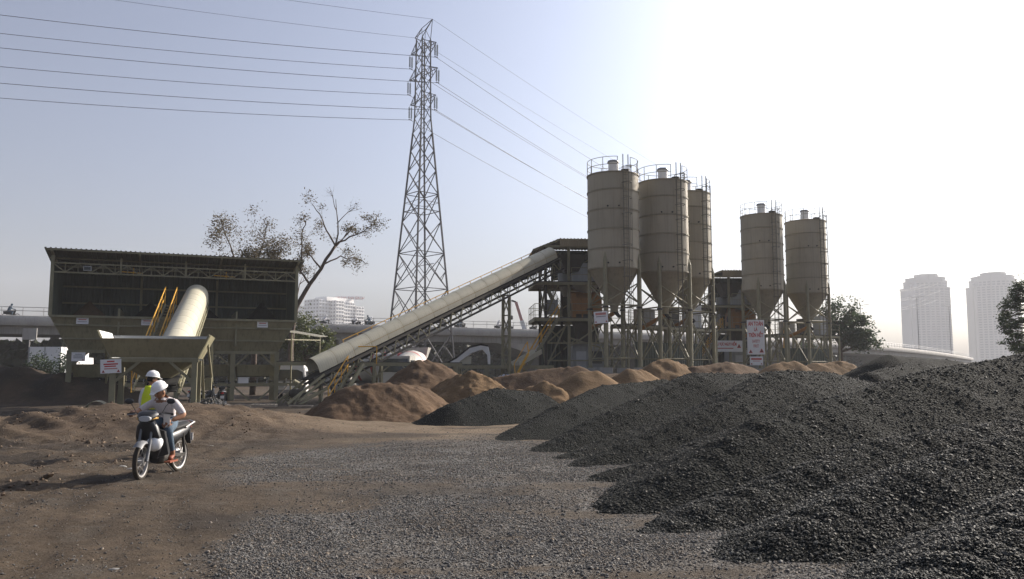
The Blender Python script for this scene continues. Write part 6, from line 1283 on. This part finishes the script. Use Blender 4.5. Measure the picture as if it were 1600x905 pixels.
# the man standing behind him, seen from the back
SPp = Vector(((239 - 800) / FP * 17.2, 17.2, 0)); SPp.z = float(gh(SPp.x, SPp.y))
sm_ = thing('person', 'man in white shirt, yellow safety vest and white hard hat standing with his back turned', 'person', SPp, R(-28))
J = dict(hip=((0, 0, .94), (.15, .115)), waist=((0, .0, 1.08), (.145, .11)), chest=((0, .0, 1.30), (.175, .12)), neck=((0, .01, 1.46), (.06, .06)), skull=((.0, .03, 1.54), (.055, .055)),
         shR=((.19, .0, 1.38), .08), elR=((.25, .05, 1.12), .056), wrR=((.16, .25, 1.06), .038), shL=((-.19, .0, 1.38), .08), elL=((-.27, .0, 1.12), .056), wrL=((-.24, .12, .90), .038),
         hpR=((.09, .0, .90), .115), knR=((.11, .02, .50), .078), anR=((.12, -.02, .09), .052), toR=((.15, .13, .05), (.045, .035)), hpL=((-.09, .0, .90), .115), knL=((-.13, .05, .50), .078), anL=((-.16, .03, .09), .052), toL=((-.19, .17, .05), (.045, .035)))
def bm2(a, b):
    if (a, b) == ('chest', 'neck'): return lambda f: 0 if f < .8 else 2
    if a == 'neck': return 2
    if a in ('elR', 'elL'): return lambda f: 0 if f < .9 else 2
    if (a, b) == ('hip', 'waist'): return lambda f: 1 if f < .5 else 0
    if a in ('anR', 'anL'): return 3
    if a in ('hip', 'hpR', 'hpL', 'knR', 'knL'): return 1
    return 0
skin_body('standing_body', J, BN, [m_shirtw, m_jean, m_skin, m_dark], bm2, sm_)
head(sm_, frame_of((0, .045, 1.60), R(-22), R(-8)))
hand(sm_, (.14, .285, 1.06), (-.2, .5, 0), (0, 0, 1), .7); hand(sm_, (-.235, .14, .87), (0, .15, -.6), (-1, 0, 0), .5)
# vest: a shell around the back and chest, open at the sides
def vest(par):
    for k, (y0, nm) in enumerate(((-1, 'vest_back'), (1, 'vest_front'))):
        vs = []; fs = []; rows = [(1.00, .155, .137), (1.10, .15, .139), (1.20, .135, .142), (1.30, .105, .142), (1.38, .09, .115), (1.44, .08, .10), (1.475, .07, .085)]; n = 12
        for z, w, d_ in rows:
            for i in range(n + 1): a = math.pi * i / n; vs.append((w * math.cos(a) * 1.04, y0 * d_ * math.sin(a) ** .7 * 1.06, z))
        for j in range(len(rows) - 1):
            for i in range(n): b = j * (n + 1) + i; fs.append((b, b + 1, b + n + 2, b + n + 1))
        v = MB().add(vs, fs).build(nm, m_vest, par, smooth=True, local=True); v.modifiers.new('Solid', 'SOLIDIFY').thickness = .008
        for z in (1.10,):
            bs = [(.166 * math.cos(a), y0 * .152 * math.sin(a) ** .7, zz) for zz in (z - .03, z + .03) for a in [math.pi * i / n for i in range(n + 1)]]; MB().add(bs, [(i, i + 1, n + 2 + i, n + 1 + i) for i in range(n)]).build('reflective_band', m_refl, v, smooth=True, local=True)
vest(sm_)
# parked motorcycles by the bins
for px, D, rz, lab in ((346, 40.5, 20, 'dark motorcycle parked tail-on at the end of the pale gravel spill'), (319, 41.5, -35, 'parked motorcycle half hidden behind the pale gravel spill')):
    p = at(px, 640, D); motorcycle(lab, (p.x, D, float(gh(p.x, D))), R(rz), R(20))

# ---------------------------------------------------------------- small things lying about
p = at(150, 625, 32.5); hs_ = thing('hood_section', 'curved khaki conveyor hood section standing on the dug soil', 'hood section', (p.x, 32.5, float(gh(p.x, 32.5)) - .05), R(20))
MB().shell([(-.5 * math.cos(math.pi * i / 12), .62 * math.sin(math.pi * i / 12)) for i in range(13)], [(0, 0), (.5, 0), (1.0, 0)], .05).build('shell', m_hood, hs_, smooth='auto', local=True)
p = at(412, 637, 42); pl = thing('pallet', 'weathered timber pallet lying flat in front of the bin house legs', 'pallet', (p.x, 42, float(gh(p.x, 42))), R(8))
for i in range(7): MB().box((-.6 + i * .18, -.4, .12), (-.47 + i * .18, .4, .145)).build('slat', m_wood, pl, local=True)
for y in (-.35, 0, .35): MB().box((-.6, y - .04, 0), (.62, y + .04, .118)).build('bearer', m_wood, pl, local=True)
for px, py, D, ln, rz, lab in ((392, 632, 43.5, 1.6, 4, 'pale plank lying left of the pallet'), (470, 635, 42.5, 1.2, -6, 'short pale plank lying right of the pallet'), (378, 640, 41, .8, 12, 'short offcut plank in front of the long plank')):
    p = at(px, py, D); o = MB().box((-ln / 2, -.1, 0), (ln / 2, .1, .05)).build('plank', m_wood); o.location = (p.x, D, float(gh(p.x, D)) + .02); o.rotation_euler = (0, 0, R(rz)); tag(o, lab, 'plank', 'planks by the bin house')
p = at(447, 606, 49.5); o = MB().bar((0, 0, .05), (.75, 0, .9), .08, .05).build('leaning_pole', m_wood); o.location = (p.x - .5, 49.0, .1); tag(o, 'pale wooden pole leaning beside the right bin house leg', 'pole')
p = at(383, 599, 49.5); o = MB().box((-.3, -.2, 0), (.3, .2, .32)).box((-.33, -.23, .32), (.33, .23, .36)).build('crate', m_white); o.location = BM @ Vector((10.4, .98, 1.068)); o.rotation_euler = (0, 0, BRZ); tag(o, 'small white crate on the lower rail of the bin house', 'crate')
def rock(label, px, py, r, mat, seed):
    D = CAMZ * FP / (py - 582); p = at(px, py, D); return lump('rock', label, 'rock', (p.x, D, float(gh(p.x, D)) - r * .2), (r * 1.5, r * .8, r * .55), mat, seed, 8)
rock('pale flat stone at the bottom left edge of the yard', 143, 898, .085, m_paper, 3)
for i, (px, py, r, lab) in enumerate(((206, 731, .07, 'pale stone left of the front wheel'), (192, 727, .06, 'small stone beyond the pale one left of the front wheel'), (128, 737, .05, 'small stone in the shadow of the rider'), (60, 700, .09, 'brown clod among the left ruts'), (95, 668, .1, 'brown clod above the left ruts'), (330, 694, .05, 'small stone right of the rear wheel'), (180, 872, .04, 'tiny pebble above the pale flat stone'))):
    rock(lab, px, py, r, m_conc if i < 3 else m_concd, 10 + i)
# clods of earth on the churned soil
x = -7 - 14 * rng.random(9000); y = 11 + 24 * rng.random(9000); k = rng.random(9000) < sst(-.15, .3, fbm(x * .7, y * .7, 77, 4)); x, y = x[k], y[k]
me = bpy.data.meshes.new('soil_clods'); pts = np.stack([x, y, gh(x, y)], 1); me.vertices.add(len(pts)); me.vertices.foreach_set('co', pts.ravel()); vattr(me, 'sc', np.clip(rng.lognormal(-3.7, .5, len(pts)), .01, .09))
m_clod = stone_mat('soil_clod', (.07, .047, .03), (.16, .11, .068), (.20, .15, .10)); o = mesh_obj('soil_clods', me, m_clod); o.modifiers.new('clods', 'NODES').node_group = stone_tree('clods', m_clod); tag(o, 'brown clods strewn over the rutted soil on the left', 'soil', kind='stuff')
# ---------------------------------------------------------------- the hazy air
m = bpy.data.materials.new('hazy_air'); m.use_nodes = True; t = m.node_tree; t.nodes.clear()
v = nnode(t, 'ShaderNodeVolumePrincipled'); v.inputs['Color'].default_value = (.93, .95, 1, 1); v.inputs['Density'].default_value = HAZE; v.inputs['Anisotropy'].default_value = .08
out = nnode(t, 'ShaderNodeOutputMaterial'); t.links.new(v.outputs[0], out.inputs['Volume'])
hz = MB().box((-1300, -260, -3), (1300, 1400, 160)).build('haze', m); tag(hz, 'thin milky haze hanging over the whole site', 'haze', kind='stuff')
